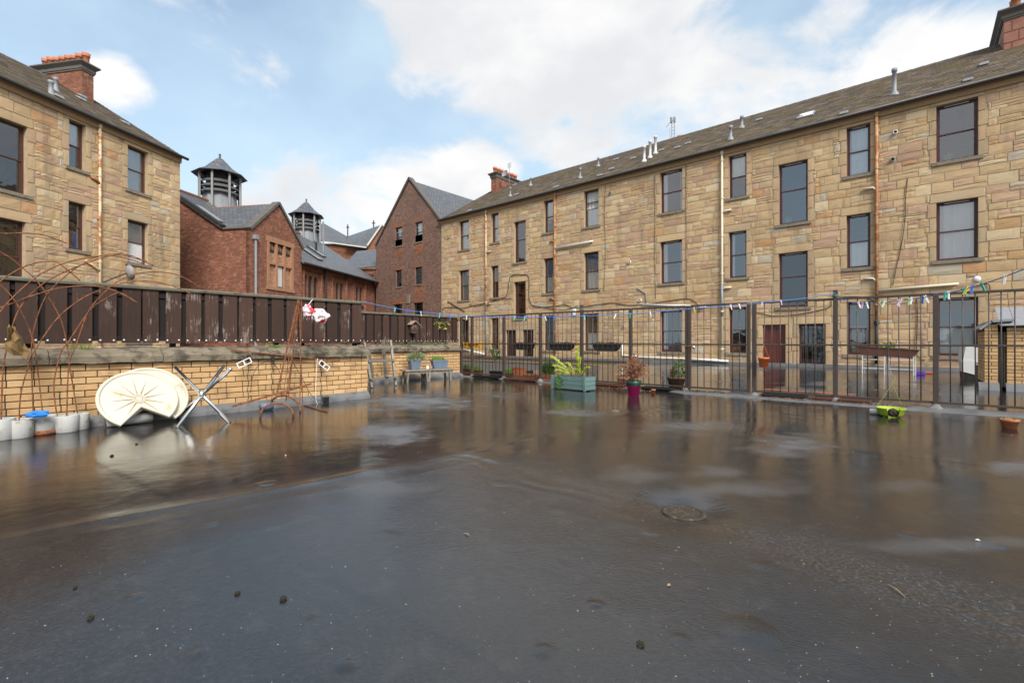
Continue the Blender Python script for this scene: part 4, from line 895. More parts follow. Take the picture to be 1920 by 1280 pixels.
for x_, y_ in ((15.6, .9), (18.2, 3.2), (19.3, 2.0), (14.2, 3.0), (19.0, 4.2)):
    q = Vector((x_, y_, GUT + .1 + y_ * .62)); m = MB(); m.add([q + Vector(k) for k in ((-.15, -.12, -.02), (.15, -.12, -.02), (.15, .2, .17), (-.15, .2, .17), (-.12, -.1, .08), (.12, -.1, .08))], [(0, 1, 5, 4), (4, 5, 2, 3), (0, 4, 3), (1, 2, 5)]); m.build('tile_vent', M_lead, lb)
# ================================================================ brick school with ventilator turrets
sch = thing('brick_school', 'red brick school with stone mullioned windows and two roof ventilator turrets', 'building', DE(0, -19.67), RZD)
def slab(m, a, b, c, d, t=.09):
    """thick roof plane through four points (counter-clockwise from above)"""
    a, b, c, d = map(Vector, (a, b, c, d)); n = (b - a).cross(d - a).normalized() * t
    return m.add([a, b, c, d, a - n, b - n, c - n, d - n], [(0, 1, 2, 3), (7, 6, 5, 4), (0, 4, 5, 1), (1, 5, 6, 2), (2, 6, 7, 3), (3, 7, 4, 0)])
m = MB(); m.prism([(0.02, -.3), (.02, 7.55), (1.75, 7.6), (5.93, 10.28), (11.86, 6.4), (11.86, -.3)], 23.8, 24.1, 'x'); m.build('end_wall', M_red, sch, uv=True)
def nx(px): k = (px - CX) / F; Y = -19.67 / (Edir.x * k + Edir.y); return Y * (Ddir.x * k + Ddir.y)
def nz(px, py): k = (px - CX) / F; Y = -19.67 / (Edir.x * k + Edir.y); return CH + (HY - py) / F * Y
# gable front, with the tall mullioned window cut out of it
gx0, gx1 = nx(503), nx(548); gz0, gz1 = 4.45, 7.15
m = MB(); A0, A1, AP = 23.8, 28.5, 26.15
poly = [[(A0, -.3), (gx0, -.3), (gx0, 7.55 + (gx0 - A0) * .87), (A0, 7.55)], [(gx1, -.3), (A1, -.3), (A1, 7.3), (gx1, 7.3 + (A1 - gx1) * .97)], [(gx0, -.3), (gx1, -.3), (gx1, gz0), (gx0, gz0)],
        [(gx0, gz1), (gx1, gz1), (gx1, 7.3 + (A1 - gx1) * .97), (AP, 9.58), (gx0, 7.55 + (gx0 - A0) * .87)]]
for pl in poly: m.prism(pl, 0, .3, 'y')
m.build('gable_front', M_red, sch, uv=True)
m = MB(); m.box(gx0 - .12, gx0 + .08, -.03, .2, gz0, gz1).box(gx1 - .08, gx1 + .12, -.03, .2, gz0, gz1).box(gx0 - .2, gx1 + .2, -.035, .2, gz1, gz1 + .32).box(gx0 - .2, gx1 + .2, -.06, .2, gz0 - .2, gz0)
W3 = (gx1 - gx0) / 3
for k in (1, 2): m.box(gx0 + W3 * k - .07, gx0 + W3 * k + .07, -.02, .18, gz0 + .001, gz1 - .001)
zt_ = gz0 + 1.35; m.box(gx0 + .081, gx1 - .081, -.021, .17, zt_, zt_ + .14); wf = m.build('mullioned_window', M_palestone, sch)
m = MB(); m.box(gx0, gx1, .12, .2, gz0, gz1 - .62); m.build('brick_infill', M_infill, wf, uv=True)
m = MB(); m.box(gx0, gx1, .125, .21, gz1 - .6, gz1); m.build('tracery_dark', M_dklouvre, wf)
m = MB()
for k in range(3):
    cx = gx0 + W3 * (k + .5)
    for s in (-1, 0, 1): m.lathe([(.06, -.03), (.10, -.03), (.10, .03), (.06, .03)], 10, M=Matrix.Translation((cx + s * .16, .1, gz1 - .2 - abs(s) * .16)) @ Matrix.Rotation(R(90), 4, 'X'))
m.build('tracery', M_palestone, wf)
m = MB(); m.box(gx0 + W3 + .09, gx0 + 2 * W3 - .09, .09, .118, gz0 + .02, zt_); gl_ = m.build('light_frame', M_gutter, wf); m = MB(); m.box(gx0 + W3 + .14, gx0 + 2 * W3 - .14, .082, .088, gz0 + .08, zt_ - .05); m.build('pane', M_binpale, wf)
# main side wall with three groups of arched lights, each light cut back into the wall
def arch(x0, x1, z0, z1, n=6):
    cx = (x0 + x1) / 2; w = (x1 - x0) / 2; pts = [(x0, z0), (x1, z0)]
    for k in range(n + 1): a = math.pi * k / n; pts.append((cx + w * math.cos(a), z1 - w * 1.2 + w * 1.2 * math.sin(a)))
    return pts
grp = [(nx(571), nx(604)), (nx(624.5), nx(651)), (nx(664), nx(686))]
wall_sheet(sch, 28.5, 39.5, -.3, 6.6, [(a, b, 2.6, 6.0) for a, b in grp], y=.25, mat=M_red, reveal=.25, name='side_wall', uv=True)
for a, b in grp:
    m = MB(); m.box(a - .16, a + .1, .2, .4, 2.6, 6.0).box(b - .1, b + .16, .2, .4, 2.6, 6.0).box(a - .16, b + .16, .19, .4, 6.001, 6.28); g_ = m.build('arched_window', M_redstone, sch)
    w = (b - a - .2) / 3; m = MB()
    for k in range(3):
        x0, x1 = a + .1 + k * w, a + .1 + (k + 1) * w; cx = (x0 + x1) / 2; hw = w / 2 - .055; pts = []
        for q in range(9): an = math.pi * q / 8; pts.append((cx - hw * math.cos(an), 5.35 + hw * 1.3 * math.sin(an)))
        for q in range(8): m.prism([(pts[q][0], pts[q][1]), (pts[q + 1][0], pts[q + 1][1]), (pts[q + 1][0], 5.999), (pts[q][0], 5.999)], .24, .38, 'y')
        m.box(x0, x0 + .055, .24, .38, 2.6, 5.999).box(x1 - .055, x1, .24, .38, 2.6, 5.999)
    m.box(a + .1, b - .1, .26, .37, 3.75, 3.88); m.build('mullion', M_redstone, g_)
    m = MB(); m.box(a, b, .385, .395, 2.6, 6.05); m.build('pane', M_dklouvre, g_)
m = MB()
m_ = .65
slab(m, (28.3, -.3, 6.55 - .3 * m_), (39.6, -.3, 6.55 - .3 * m_), (39.6, 5.93, 10.4), (28.3, 5.93, 10.4)); slab(m, (23.62, 1.75, 6.55 + 1.75 * m_), (28.3, 1.75, 6.55 + 1.75 * m_), (28.3, 5.93, 10.4), (23.62, 5.93, 10.4)); slab(m, (39.6, 12.0, 6.45), (23.62, 12.0, 6.45), (23.62, 5.93, 10.4), (39.6, 5.93, 10.4))
m.build('roof', M_slate, sch, uv=True)
m = MB(); slab(m, (26.15, .1, 9.55), (23.85, .1, 7.6), (23.85, 4.9, 7.6), (26.15, 4.9, 9.55)); slab(m, (28.45, .1, 7.32), (26.15, .1, 9.56), (26.15, 4.9, 9.56), (28.45, 4.9, 7.32)); m.build('wing_roof', M_slate, sch, uv=True)
m = MB(); m.tube([(26.15, .1, 9.58), (26.15, 4.8, 9.58)], .09, 6); m.tube([(23.62, 5.93, 10.44), (39.6, 5.93, 10.44)], .1, 6); m.build('ridge', M_redstone, sch)
for (xa, za, xb, zb) in ((23.72, 7.55, 26.15, 9.72), (26.15, 9.72, 28.62, 7.3)):
    n_ = 6
    for k in range(n_):
        t0, t1 = k / n_, (k + .97) / n_; p0 = (xa + (xb - xa) * t0, .12, za + (zb - za) * t0); p1 = (xa + (xb - xa) * t1, .12, za + (zb - za) * t1); q = MB(); q.bar(p0, p1, .46, .15); q.build('coping_stone', M_chimcap, sch)
q = MB(); q.cbox(23.7, 24.2, .0, 1.8, 7.56, 7.68, .02); q.build('parapet_coping', M_chimcap, sch); q = MB(); q.bar((23.72, 1.7, 7.75), (23.72, 5.93, 10.46), .3, .14); q.build('verge', M_gutter, sch)
for xx in (28.35,): q = MB(); q.tube([(xx, -.33, 6.33), (39.6, -.33, 6.33)], .08, 8); q.build('gutter', M_gutter, sch)
for xx, z1 in ((nx(475) + .05, 7.0), (nx(613), 6.3), (nx(652), 6.3)): q = MB(); yy = -.12 if xx < 27 else .1; q.tube([(xx, yy, .3), (xx, yy, z1)], .07, 8); q.box(xx - .14, xx + .14, yy - .12, yy + .1, z1, z1 + .25); q.build('downpipe', M_lead if xx < 27 else M_gutter, sch)
for (xa, ya, l) in ((24.3, 3.2, 1.0), (30.5, 2.4, 1.0), (32.0, 1.6, .9), (34.0, 2.5, .8)):
    q = MB(); Ms = Matrix.Translation((xa, ya, 6.55 + ya * m_ + .06)) @ Matrix.Rotation(math.atan(m_), 4, 'X'); q.box(-.3, .3, -l, l, -.03, .05, M=Ms); s_ = q.build('skylight', M_gutter, sch); q = MB(); q.box(-.24, .24, -l + .06, l - .06, .051, .056, M=Ms); q.build('pane', M_lead, s_)
q = MB(); q.tube([(nx(648) + 2, 3.2, 8.5), (nx(648) + 2, 3.2, 11.2)], .06, 6); q.build('flue_pole', M_lead, sch); q = MB(); q.tube([(nx(629) + 1.5, 2.6, 8.1), (nx(629) + 1.5, 2.6, 9.0)], .1, 6); q.build('flue_cowl', M_gutter, sch)
def turret(xc, yc, zoff, r0):
    t = link('turret', MB().lathe([(r0 * .80, 9.3 + zoff), (r0 * .72, 10.6 + zoff), (r0 * .70, 11.0 + zoff)], 8, (xc, yc, 0)).mesh('turret', M_lead), sch)
    rot = Matrix.Translation((xc, yc, 0))
    for k in range(3):
        q = MB(); z_ = 10.95 + zoff + k * .33; q.lathe([(r0 * .86, z_), (r0 * .76, z_ + .2), (r0 * .72, z_ + .18), (r0 * .84, z_ - .04)], 16, (xc, yc, 0)); q.build('louvre', M_louv, t)
    q = MB(); q.lathe([(r0 * .6, 10.9 + zoff), (r0 * .55, 12.4 + zoff)], 8, (xc, yc, 0)); q.build('core', M_dklouvre, t)
    for k in range(8):
        a = 2 * math.pi * (k + .5) / 8; q = MB(); q.cbox(-.06, .06, -.06, .06, 9.9 + zoff, 12.35 + zoff, .012, Matrix.Translation((xc + r0 * .9 * math.cos(a), yc + r0 * .9 * math.sin(a), 0)) @ Matrix.Rotation(a, 4, 'Z')); q.build('post', M_timbgrey, t)
    q = MB(); e = 12.25 + zoff; q.lathe([(r0 * .8, e + .1), (r0 * 1.16, e - .03), (r0 * 1.18, e), (r0 * .92, e + .2), (r0 * .60, e + .52), (r0 * .36, e + .88), (r0 * .16, e + 1.16), (.07, e + 1.22), (.07, e + 1.52), (0, e + 1.53)], 8, (xc, yc, 0)); q.build('turret_roof', M_slate, t, uv=True)
turret(28.08, 5.93, .15, 1.42); turret(37.75, 5.93, -.05, 1.28)
# ---------------- tall purple-brown brick gable at the terrace end
tg = thing('brick_gable_building', 'tall purple brown brick gable house joined to the terrace end', 'building', (0, TER_V, 0))
TG0, TG1, TGA = uz(705, 600)[0], -27.86, -31.85
wr = []
for (p0, p1, y0, y1) in ((741.5, 754, 426, 459), (779, 792, 416, 451), (742.5, 753.5, 506, 535.5), (778.5, 791.5, 500.5, 530.5), (738.5, 754, 570, 592), (776, 793.5, 567, 590)):
    a, b = uu(p0), uu(p1); pm = (p0 + p1) / 2; wr.append((a, b, uz(pm, y1)[1], uz(pm, y0)[1]))
wr2 = [(a, b, c - .1, d) for a, b, c, d in wr]
zE0, zE1, zAp = 9.75, 10.4, 14.55
wall_sheet(tg, TG0, TG1, -.3, 9.7, wr2[2:], y=0, mat=M_purple, reveal=.2, name='wall', uv=True)
m = MB(); (a0, b0, c0, d0), (a1, b1, c1, d1) = wr2[0], wr2[1]
def tri(x): return zE0 + (zAp - zE0) * (x - TG0) / (TGA - TG0) if x < TGA else zAp + (zE1 - zAp) * (x - TGA) / (TG1 - TGA)
xs = sorted([TG0, a0, b0, TGA, a1, b1, TG1])
for xa, xb in zip(xs, xs[1:]):
    lo = 9.7; pcs = [(lo, None)]
    for (wa, wb, wc, wd_) in wr2[:2]:
        if wa - 1e-6 <= xa and xb <= wb + 1e-6: pcs = [(lo, wc), (wd_, None)]
    for z0, z1 in pcs: m.add([(xa, 0, z0), (xb, 0, z0), (xb, 0, z1 if z1 else tri(xb)), (xa, 0, z1 if z1 else tri(xa))], [(0, 1, 2, 3)])
for (a, b, c, d) in wr2[:2]:
    for q in ([(a, 0, c), (a, .2, c), (a, .2, d), (a, 0, d)], [(b, 0, d), (b, .2, d), (b, .2, c), (b, 0, c)], [(a, 0, d), (a, .2, d), (b, .2, d), (b, 0, d)], [(a, .2, c), (a, 0, c), (b, 0, c), (b, .2, c)]): m.add(q, [(0, 1, 2, 3)])
m.build('gable_wall', M_purple, tg, uv=True)
for i, (a, b, c, d) in enumerate(wr2):
    w_ = sash_window(tg, a, b, c, d, 'white' if i < 2 else 'plain', M_gutter, yw=.1, sill=False)
    q = MB(); q.box(a - .03, b + .03, -.05, .15, c - .1, c - .002); q.build('sill', M_sill, w_)
    q = MB(); q.box(a - .25, b + .25, -.012, .08, d + .002, d + .38); q.build('lintel', M_redstone if i % 2 else M_orange, w_, uv=True)
    q = MB(); mz_ = (c + d) / 2; xm = (a + b) / 2; q.box(xm - .012, xm + .012, .118, .13, mz_, d - .05).box(a + .05, b - .05, .117, .129, (mz_ + d) / 2 - .012, (mz_ + d) / 2 + .012); q.build('glazing_bar', M_white if i < 2 else M_gutter, w_)
    if i in (0, 1, 3): q = MB(); q.box(a - .05, b + .15, -.008, .03, c - 1.0, c - .16); q.build('brick_patch', M_orange, w_, uv=True)
q = MB(); a, z_ = uz(766, 561); q.cbox(a - .22, a + .22, -.06, .03, z_ - .35, z_ + .35, .02); q.build('stone_plaque', M_sill, tg)
m = MB(); slab(m, (TG1 + .3, -.0, zE1 - .32), (TG1 + .3, 24, zE1 - .32), (TGA, 24, zAp - .1), (TGA, 0, zAp - .1)); slab(m, (TGA, 0, zAp - .1), (TGA, 24, zAp - .1), (TG0 - .2, 24, zE0 - .3), (TG0 - .2, 0, zE0 - .3)); m.build('roof', M_slate, tg, uv=True)
for (xa, za, xb, zb) in ((TG0 - .12, zE0 - .1, TGA, zAp + .08), (TGA, zAp + .08, TG1 + .05, zE1 + .0)): q = MB(); q.bar((xa, .14, za), (xb, .14, zb), .42, .14); q.build('verge_coping', M_chimcap, tg)
m = MB(); m.prism([(.02, -.3), (.02, 9.7), (12, 9.7), (12, -.3)], TG0, TG0 + .25, 'x'); m.build('side_wall', M_purple, tg, uv=True)
# ---------------- low link between school and gable
def cw(px, py, Y): return P(px, py, Y)
an = thing('brick_annex', 'low slate roofed red brick link between the school and the tall gable house', 'building', cw(684, 640, 43) * Vector((1, 1, 0)) if False else W((684 - CX) / F * 43, 43), TH)
m = MB(); m.box(-1.3, 2.2, 0, 6, -.3, 7.7); m.build('wall', M_red, an, uv=True)
m = MB(); slab(m, (-2.2, -.35, 7.6), (2.2, -.35, 8.0), (2.2, 4.5, 10.6), (-2.2, 4.5, 10.2)); m.build('roof', M_slate, an, uv=True)
m = MB(); m.tube([(.75, -.12, .3), (.75, -.12, 7.2), (-.6, -.12, 7.3)], .07, 6); m.build('downpipe', M_gutter, an)
# ---------------- far church
cY = 62.0
chh = thing('church', 'distant orange brick church with slate roofs and stone crosses', 'building', W((660 - CX) / F * cY, cY), TH)
def lx(px, yy=0): return (px - CX) / F * (cY + yy) - (660 - CX) / F * cY
def lz(py, yy=0): return CH + (HY - py) / F * (cY + yy)
def cpt(px, py, yy): return (lx(px, yy), yy, lz(py, yy))
m = MB(); m.box(lx(590, 2.2), lx(690, 2.2), 2.2, 8, -.3, lz(457, 2.2)); m.prism([(lx(688, 1.6), -.3), (lx(724, 1.6), -.3), (lx(724, 1.6), lz(452, 1.6)), (lx(717, 1.6), lz(422, 1.6)), (lx(688, 1.6), lz(461, 1.6))], 1.6, 12, 'y'); m.build('wall', M_orange, chh, uv=True)
m = MB(); slab(m, cpt(590, 450, 1.6), cpt(656, 458, 1.6), cpt(656, 446, 9), cpt(604, 417, 9)); slab(m, cpt(648, 456, 1.0), cpt(687, 463, .8), cpt(716, 421, 6.0), cpt(652, 443, 8)); m.build('roof', M_slate, chh, uv=True)
m = MB(); m.bar(cpt(605, 453, 1.3), cpt(687, 464, .7), .16, .16); m.bar(cpt(688, 462, 1.3), cpt(716, 421, 1.3), .22, .2); m.build('white_trim', M_binpale, chh)
for px, z0, z1, yy in ((652, 446, 421, 7.5), (700.5, 430, 413, 6.5)):
    m = MB(); s_ = (cY + yy) / cY; X = (px - CX) / F * (cY + yy) - (660 - CX) / F * cY; zz0 = CH + (HY - z0) / F * (cY + yy); zz1 = CH + (HY - z1) / F * (cY + yy)
    m.cbox(X - .07, X + .07, yy - .07, yy + .07, zz0 - .5, zz1, .02).cbox(X - .24, X + .24, yy - .06, yy + .06, zz1 - .48, zz1 - .35, .02).cbox(X - .14, X + .14, yy - .12, yy + .12, zz0 - .4, zz0 + .1, .03); m.build('cross', M_gutter, chh)
# ================================================================ things on the deck: left side
def fl(p, lift=0): return Vector((p.x, p.y, dz(p) + lift))
def smooth_path(pts, k=6):
    ps = [Vector(p) for p in pts]; out = []
    for i in range(len(ps) - 1):
        p0, p1, p2, p3 = ps[max(i - 1, 0)], ps[i], ps[i + 1], ps[min(i + 2, len(ps) - 1)]
        for j in range(k):
            t_ = j / k; out.append(.5 * ((2 * p1) + (p2 - p0) * t_ + (2 * p0 - 5 * p1 + 4 * p2 - p3) * t_ ** 2 + (3 * p1 - p0 - 3 * p2 + p3) * t_ ** 3))
    return out + [ps[-1]]
# buckets filled with concrete, each holding a bent rusty rod
RODS = {'a': [(132, 772), (131, 688), (124, 637), (110, 590), (73, 531), (42, 502), (14, 480), (-40, 452)], 'b': [(77, 784), (70, 688), (63, 643), (51, 607), (28, 564), (0, 533), (-50, 490)],
        'c': [(124, 781), (129, 688), (143, 646), (166, 584), (196, 548), (225, 525), (262, 512), (300, 510), (337, 517), (379, 541)], 'd': [(96, 770), (101, 720), (115, 660), (130, 638), (169, 581), (195, 562), (225, 549), (258, 568)],
        'e': [(3, 778), (6, 691), (17, 637), (37, 578), (82, 531), (152, 497), (215, 478), (262, 487), (288, 498)], 'f': [(35, 787), (39, 739), (56, 677), (70, 649), (112, 592), (160, 556), (200, 540), (235, 530), (280, 527), (330, 538), (360, 552)],
        'g': [(51, 777), (59, 660), (67, 604), (90, 550), (135, 508), (180, 482), (230, 476), (275, 490)], 'h': [(-50, 770), (-45, 650), (-20, 590), (30, 566), (56, 556), (112, 540), (170, 536), (215, 545), (258, 568)], 'i': [(-30, 760), (-22, 640), (0, 585), (60, 525), (110, 497), (160, 484), (215, 480), (270, 494)], 'j': [(-60, 760), (-50, 600), (-20, 545), (45, 500), (100, 490), (125, 505), (150, 526)], 'k': [(-90, 760), (-70, 560), (-20, 450), (20, 438), (72, 439), (110, 450), (125, 456)]}
bk = [((36, 822), .245, .215, 'f', 'white bucket of concrete, second from the left edge in the front row'), ((81, 815), .245, .175, 'b', 'white bucket of concrete standing on a rusty ring with blue plastic behind'), ((125, 811), .235, .205, 'c', 'white bucket of concrete at the right end of the front row'), ((2, 826), .24, .24, 'e', 'white bucket of concrete cut by the left edge of the picture'),
      ((140, 802), .225, .20, 'a', 'tall white bucket of concrete behind the right end bucket'), ((97, 801), .24, .20, 'd', 'white bucket of concrete in the back row behind the blue plastic'), ((52, 801), .25, .16, 'g', 'low white bucket of concrete in the back row against the wall')]
for (px, py), dia, h, rod, lab in bk:
    c = fl(G(px, py)); r0 = dia / 2; yb = c
    d_ = Vector((c.x, c.y, 0)).normalized() * r0; c = c + d_
    if c.x - r0 < LW_U + .08: c.x = LW_U + .08 + r0
    c.z = dz(c); raised = 'rusty ring' in lab; zb = .045 if raised else 0
    t = thing('bucket', lab, 'bucket', c, rng.uniform(0, 6), 'buckets of concrete holding rods')
    m = MB(); m.lathe([(r0 * .90, zb), (r0 * .97, zb + .01), (r0 * 1.0, zb + h - .006), (r0 * .96, zb + h), (r0 * .93, zb + h - .012), (0, zb + h - .016)], 24); m.build('shell', M_bucket, t, True)
    if raised:
        m = MB(); m.lathe([(r0 * 1.02, 0), (r0 * 1.12, .01), (r0 * 1.10, .05), (r0 * .85, .052)], 20); m.build('rust_ring', M_rust, t, True)
    up_ = Vector((c.x, c.y, c.z + zb + h - .03)); pts = [up_]
    for k, (qx, qy) in enumerate(RODS[rod]):
        w = on_u(qx, qy, c.x + .05 * min(1, k / 3)); 
        if k == 0: continue
        if w.z > up_.z + .06: pts.append(w)
    Mi = (Matrix.Translation(t.location) @ Matrix.Rotation(t.rotation_euler.z, 4, 'Z')).inverted()
    m = MB(); m.tube([Mi @ p for p in smooth_path(pts)], .0072, 6); m.build('rod', M_rust, t, True)
for k, (rod, lab, u_) in enumerate((('h', 'rusty bent rod arching low across the left end of the board fence', -7.75), ('i', 'rusty bent rod crossing above the fence top at the left edge', -7.7), ('j', 'short rusty bent rod dipping over the fence top at the left edge', -7.8), ('k', 'highest rusty bent rod arching over the left edge of the picture', -7.72))):
    pts = [on_u(qx, qy, u_) for qx, qy in RODS[rod]]; pts[0].z = .2; base = Vector((pts[0].x, pts[0].y, dz(pts[0])))
    t = thing('bent_rod', lab, 'rod', base, 0, 'loose bent garden rods'); m = MB(); m.tube([base - base, *[p - base for p in smooth_path(pts)]], .0072, 6); m.build('rod', M_rust, t, True)
def crumple(name, label, cat, c, rad, mat, seed, sc_=(1, 1, 1), amp=.45, parent=None):
    import bmesh
    bm = bmesh.new(); bmesh.ops.create_icosphere(bm, subdivisions=3, radius=1); r = random.Random(seed); dirs = [Vector((r.gauss(0, 1), r.gauss(0, 1), r.gauss(0, 1))).normalized() for _ in range(14)]
    for v in bm.verts:
        n = v.co.normalized(); k = 1 + sum(amp * .35 * math.sin(9 * n.dot(d) + i) * (.6 if i % 2 else .35) for i, d in enumerate(dirs)) / 2.2
        v.co = Vector((n.x * k * rad * sc_[0], n.y * k * rad * sc_[1], n.z * k * rad * sc_[2]))
    me = bpy.data.meshes.new(name); bm.to_mesh(me); bm.free(); me.materials.append(mat)
    o = link(name, me, parent, loc=c)
    if label: tag(o, label, cat)
    return o
p = on_u(70, 776, -7.72); crumple('plastic_sheet', 'crumpled bright blue plastic on the white buckets', 'plastic', (p.x, p.y, p.z), .075, M_blue, 3, (.7, 1.4, .55))
m = MB(); pr = []; r = random.Random(9)
for j in range(7):
    for i in range(5):
        wj = (.35, .55, .75, .85, 1.1, 1.25, 1.0)[j]; q = on_u(22 + j * 1.2 + (i - 1.5) * 9 * wj + r.uniform(-2.5, 2.5), 612 + j * 9 + r.uniform(-3, 3) + (i - 2) * 2.5, -7.69 + .03 * math.sin(i * 2.1 + j)); m.v.append(tuple(q))
        if i and j: a = j * 5 + i; m.f.append((a - 6, a - 5, a, a - 1))
o = m.build('rag', M_rag); tag(o, 'torn brown plastic rag caught on the rusty rods', 'rag'); md = o.modifiers.new('thick', 'SOLIDIFY'); md.thickness = .006
# cream moulded trays leaning on the wall
def tray(label, hub, Rr, a0, rz_off, thick, tilt=46, sx=1.0, first=True):
    c_, s_ = math.cos(R(tilt)), math.sin(R(tilt))
    t = thing('plastic_tray', label, 'tray', hub, 0, 'cream moulded trays leaning on the wall'); 
    Mt = Matrix(((0, -s_, c_, 0), (1, 0, 0, 0), (0, c_, s_, 0), (0, 0, 0, 1))) @ Matrix.Rotation(R(rz_off), 4, 'Z')
    t.rotation_euler = Mt.to_euler()
    b0, b1 = R(-90 + a0), R(270 - a0); N = 44; apex = (0.0, -Rr * .27)
    rim = [(Rr * sx * math.cos(b0 + (b1 - b0) * k / N), Rr * math.sin(b0 + (b1 - b0) * k / N)) for k in range(N + 1)]
    out_ = rim + [apex]
    ins = []
    n = len(out_)
    for k in range(n):
        p0, p1, p2 = Vector(out_[k - 1]), Vector(out_[k]), Vector(out_[(k + 1) % n]); e1 = (p1 - p0).normalized(); e2 = (p2 - p1).normalized(); nn = Vector((-(e1 + e2).y, (e1 + e2).x)); nn = nn.normalized(); sc2 = 1 / max(.45, nn.dot(Vector((-e1.y, e1.x)))); ins.append(lambda d, p1=p1, nn=nn, sc2=sc2: p1 + nn * d * sc2)
    rings = [(0.0, -thick), (-.012, -thick * .2), (-.012, .012), (.0, .022), (.018, .02), (.03, .004), (.038, -.002)]
    m = MB()
    for (d, z) in rings: m.v += [(*ins[k](d), z) for k in range(n)]
    for i in range(len(rings) - 1): m.f += [(i * n + k, i * n + (k + 1) % n, (i + 1) * n + (k + 1) % n, (i + 1) * n + k) for k in range(n)]
    o_ = len(m.v); m.v.append((0, 0, .002)); L = (len(rings) - 1) * n; m.f += [(L + k, L + (k + 1) % n, o_) for k in range(n)]
    o_ = len(m.v); m.v.append((0, 0, -thick)); m.f += [((k + 1) % n, k, o_) for k in range(n)]
    m.build('tray', M_lid, t)
    if first:
        for k in range(11):
            a = R(-52 + k * 284 / 10.0); l0, l1 = Rr * .16, Rr * (.80 if k % 2 else .72); ca, sa = math.cos(a), math.sin(a); w = .011
            q = MB(); q.add([(l0 * ca - w * sa, l0 * sa + w * ca, .002), (l0 * ca + w * sa, l0 * sa - w * ca, .002), (l1 * ca, l1 * sa, .003), (l0 * ca, l0 * sa, .018)], [(0, 3, 2), (3, 1, 2), (0, 1, 3)]); q.build('rib', M_liddk, t)
        for rr in (.155, .11, .06): q = MB(); q.lathe([(Rr * rr - .005, .001), (Rr * rr - .004, .016), (Rr * rr + .004, .016), (Rr * rr + .005, .001)], 24); q.build('hub_ring', M_lid, t)
        q = MB(); q.lathe([(Rr * .15, .004), (0, .004)], 20); q.build('hub_recess', M_liddk, t)
        for k in range(8): q = MB(); a = k * math.pi / 8; q.bar((-Rr * .15 * math.cos(a), -Rr * .15 * math.sin(a), .010), (Rr * .15 * math.cos(a), Rr * .15 * math.sin(a), .010), .005, .01); q.build('hub_spoke', M_lid, t)
    return t
tray('front cream plastic tray with radial ribs and notched edge', (-7.86, 1.52, .335), .425, 38, 6, .055, 36)
tray('rear cream plastic tray partly hidden behind the ribbed one', (-7.95, 1.66, .355), .435, 38, -4, .055, 33, first=False)
q = G(205, 800); m = MB(); a_ = fl(q); b_ = a_ + Vector((-.05, .45, 0)); m.tube([a_ + Vector((0, -.03, .07)), b_ + Vector((0, 0, .07))], .068, 16); o = m.build('plastic_pipe', M_bucket, None, True); tag(o, 'short pale plastic pipe lying behind the cream trays', 'pipe')
# chrome cross base
hub = Vector((0, 0, 0)); Hc = (-4.24, 6.45, .372); feet = [(-4.29, 6.04), (-3.83, 6.40), (-4.86, 6.83)]
hp = W(Hc[0], Hc[1], Hc[2]); t = thing('table_base', 'chrome crossed tube table base standing on the wet deck', 'table base', (hp.x, hp.y, 0))
for fx, fy in feet:
    fo = W(fx, fy, .0) - Vector((hp.x, hp.y, 0)); fo.z = dz(W(fx, fy)) + .0; hv = Vector((0, 0, Hc[2])); tp = hv * 2 - fo
    m = MB(); m.tube([fo, tp], .0225, 14); m.build('leg', M_chrome, t, True)
m = MB(); m.lathe([(.0, -.06), (.035, -.055), (.05, -.02), (.05, .02), (.035, .055), (0, .06)], 16, (0, 0, Hc[2])); m.build('hub', M_chrome, t, True)
# rusty obelisk with arches and bars
UO = -7.62
def ou(px, py, u=UO): return on_u(px, py, u)
base = ou(540, 775); base = fl(base); t = thing('rusty_trellis', 'rusty leaning garden obelisk of thin steel angles', 'trellis', base)
def loc(p): return p - base
ap = [(559, 562), (562, 562), (565, 563), (560, 566)]
for (px, py), (qx, qy), u1, rr in (((517, 748), ap[0], UO, .012), ((536, 752), ap[1], UO - .12, .010), ((541, 742), (558, 580), UO - .15, .007), ((562, 775), ap[2], UO + .05, .007), ((568, 771), ap[3], UO, .007), ((530, 745), (557, 575), UO - .08, .007)):
    a_ = ou(px, py, u1); a_.z = max(a_.z, dz(a_)); m = MB(); m.bar(loc(a_), loc(ou(qx, qy)), rr * 2, rr * 1.3); m.build('upright', M_rust, t)
for zz, s_ in ((.62, .12), (1.25, .07), (1.66, .035)):
    c_ = ou(548 + (zz - .6) * 10, 640 - (zz - CH) * 100); m = MB(); cc = loc(Vector((UO - .05, c_.y, zz))); m.tube([cc + Vector((s_ * math.cos(k), s_ * math.sin(k), .0)) for k in np.linspace(0, 6.28, 13)], .005, 5); m.build('hoop', M_rust, t)
for (p0, p1, pk, lab) in (((488, 783), (550, 781), 752, 'rusty steel hoop standing in front of the garden obelisk'), ((507, 764), (563, 772), 742, 'rusty steel hoop standing behind the front hoop')):
    a_, b_ = fl(G(*p0)), fl(G(*p1)); hh = CH - (pk - HY) / F * G(*p0).length * .98; hh = .21 if pk > 750 else .23
    tt = thing('steel_hoop', lab, 'hoop', a_); m = MB(); m.tube([(b_ - a_) * (.5 - .5 * math.cos(k)) + Vector((0, 0, hh * math.sin(k) ** .8 if math.sin(k) > 0 else 0)) for k in np.linspace(0, math.pi, 19)], .015, 8); m.build('hoop', M_rust, tt, True)
a_, b_ = ou(435, 762, -7.72), ou(584, 719, -7.55); m = MB(); m.bar(a_, b_, .022, .03); o = m.build('steel_bar', M_rust); tag(o, 'rusty steel angle bar tilted across the garden obelisk', 'bar')
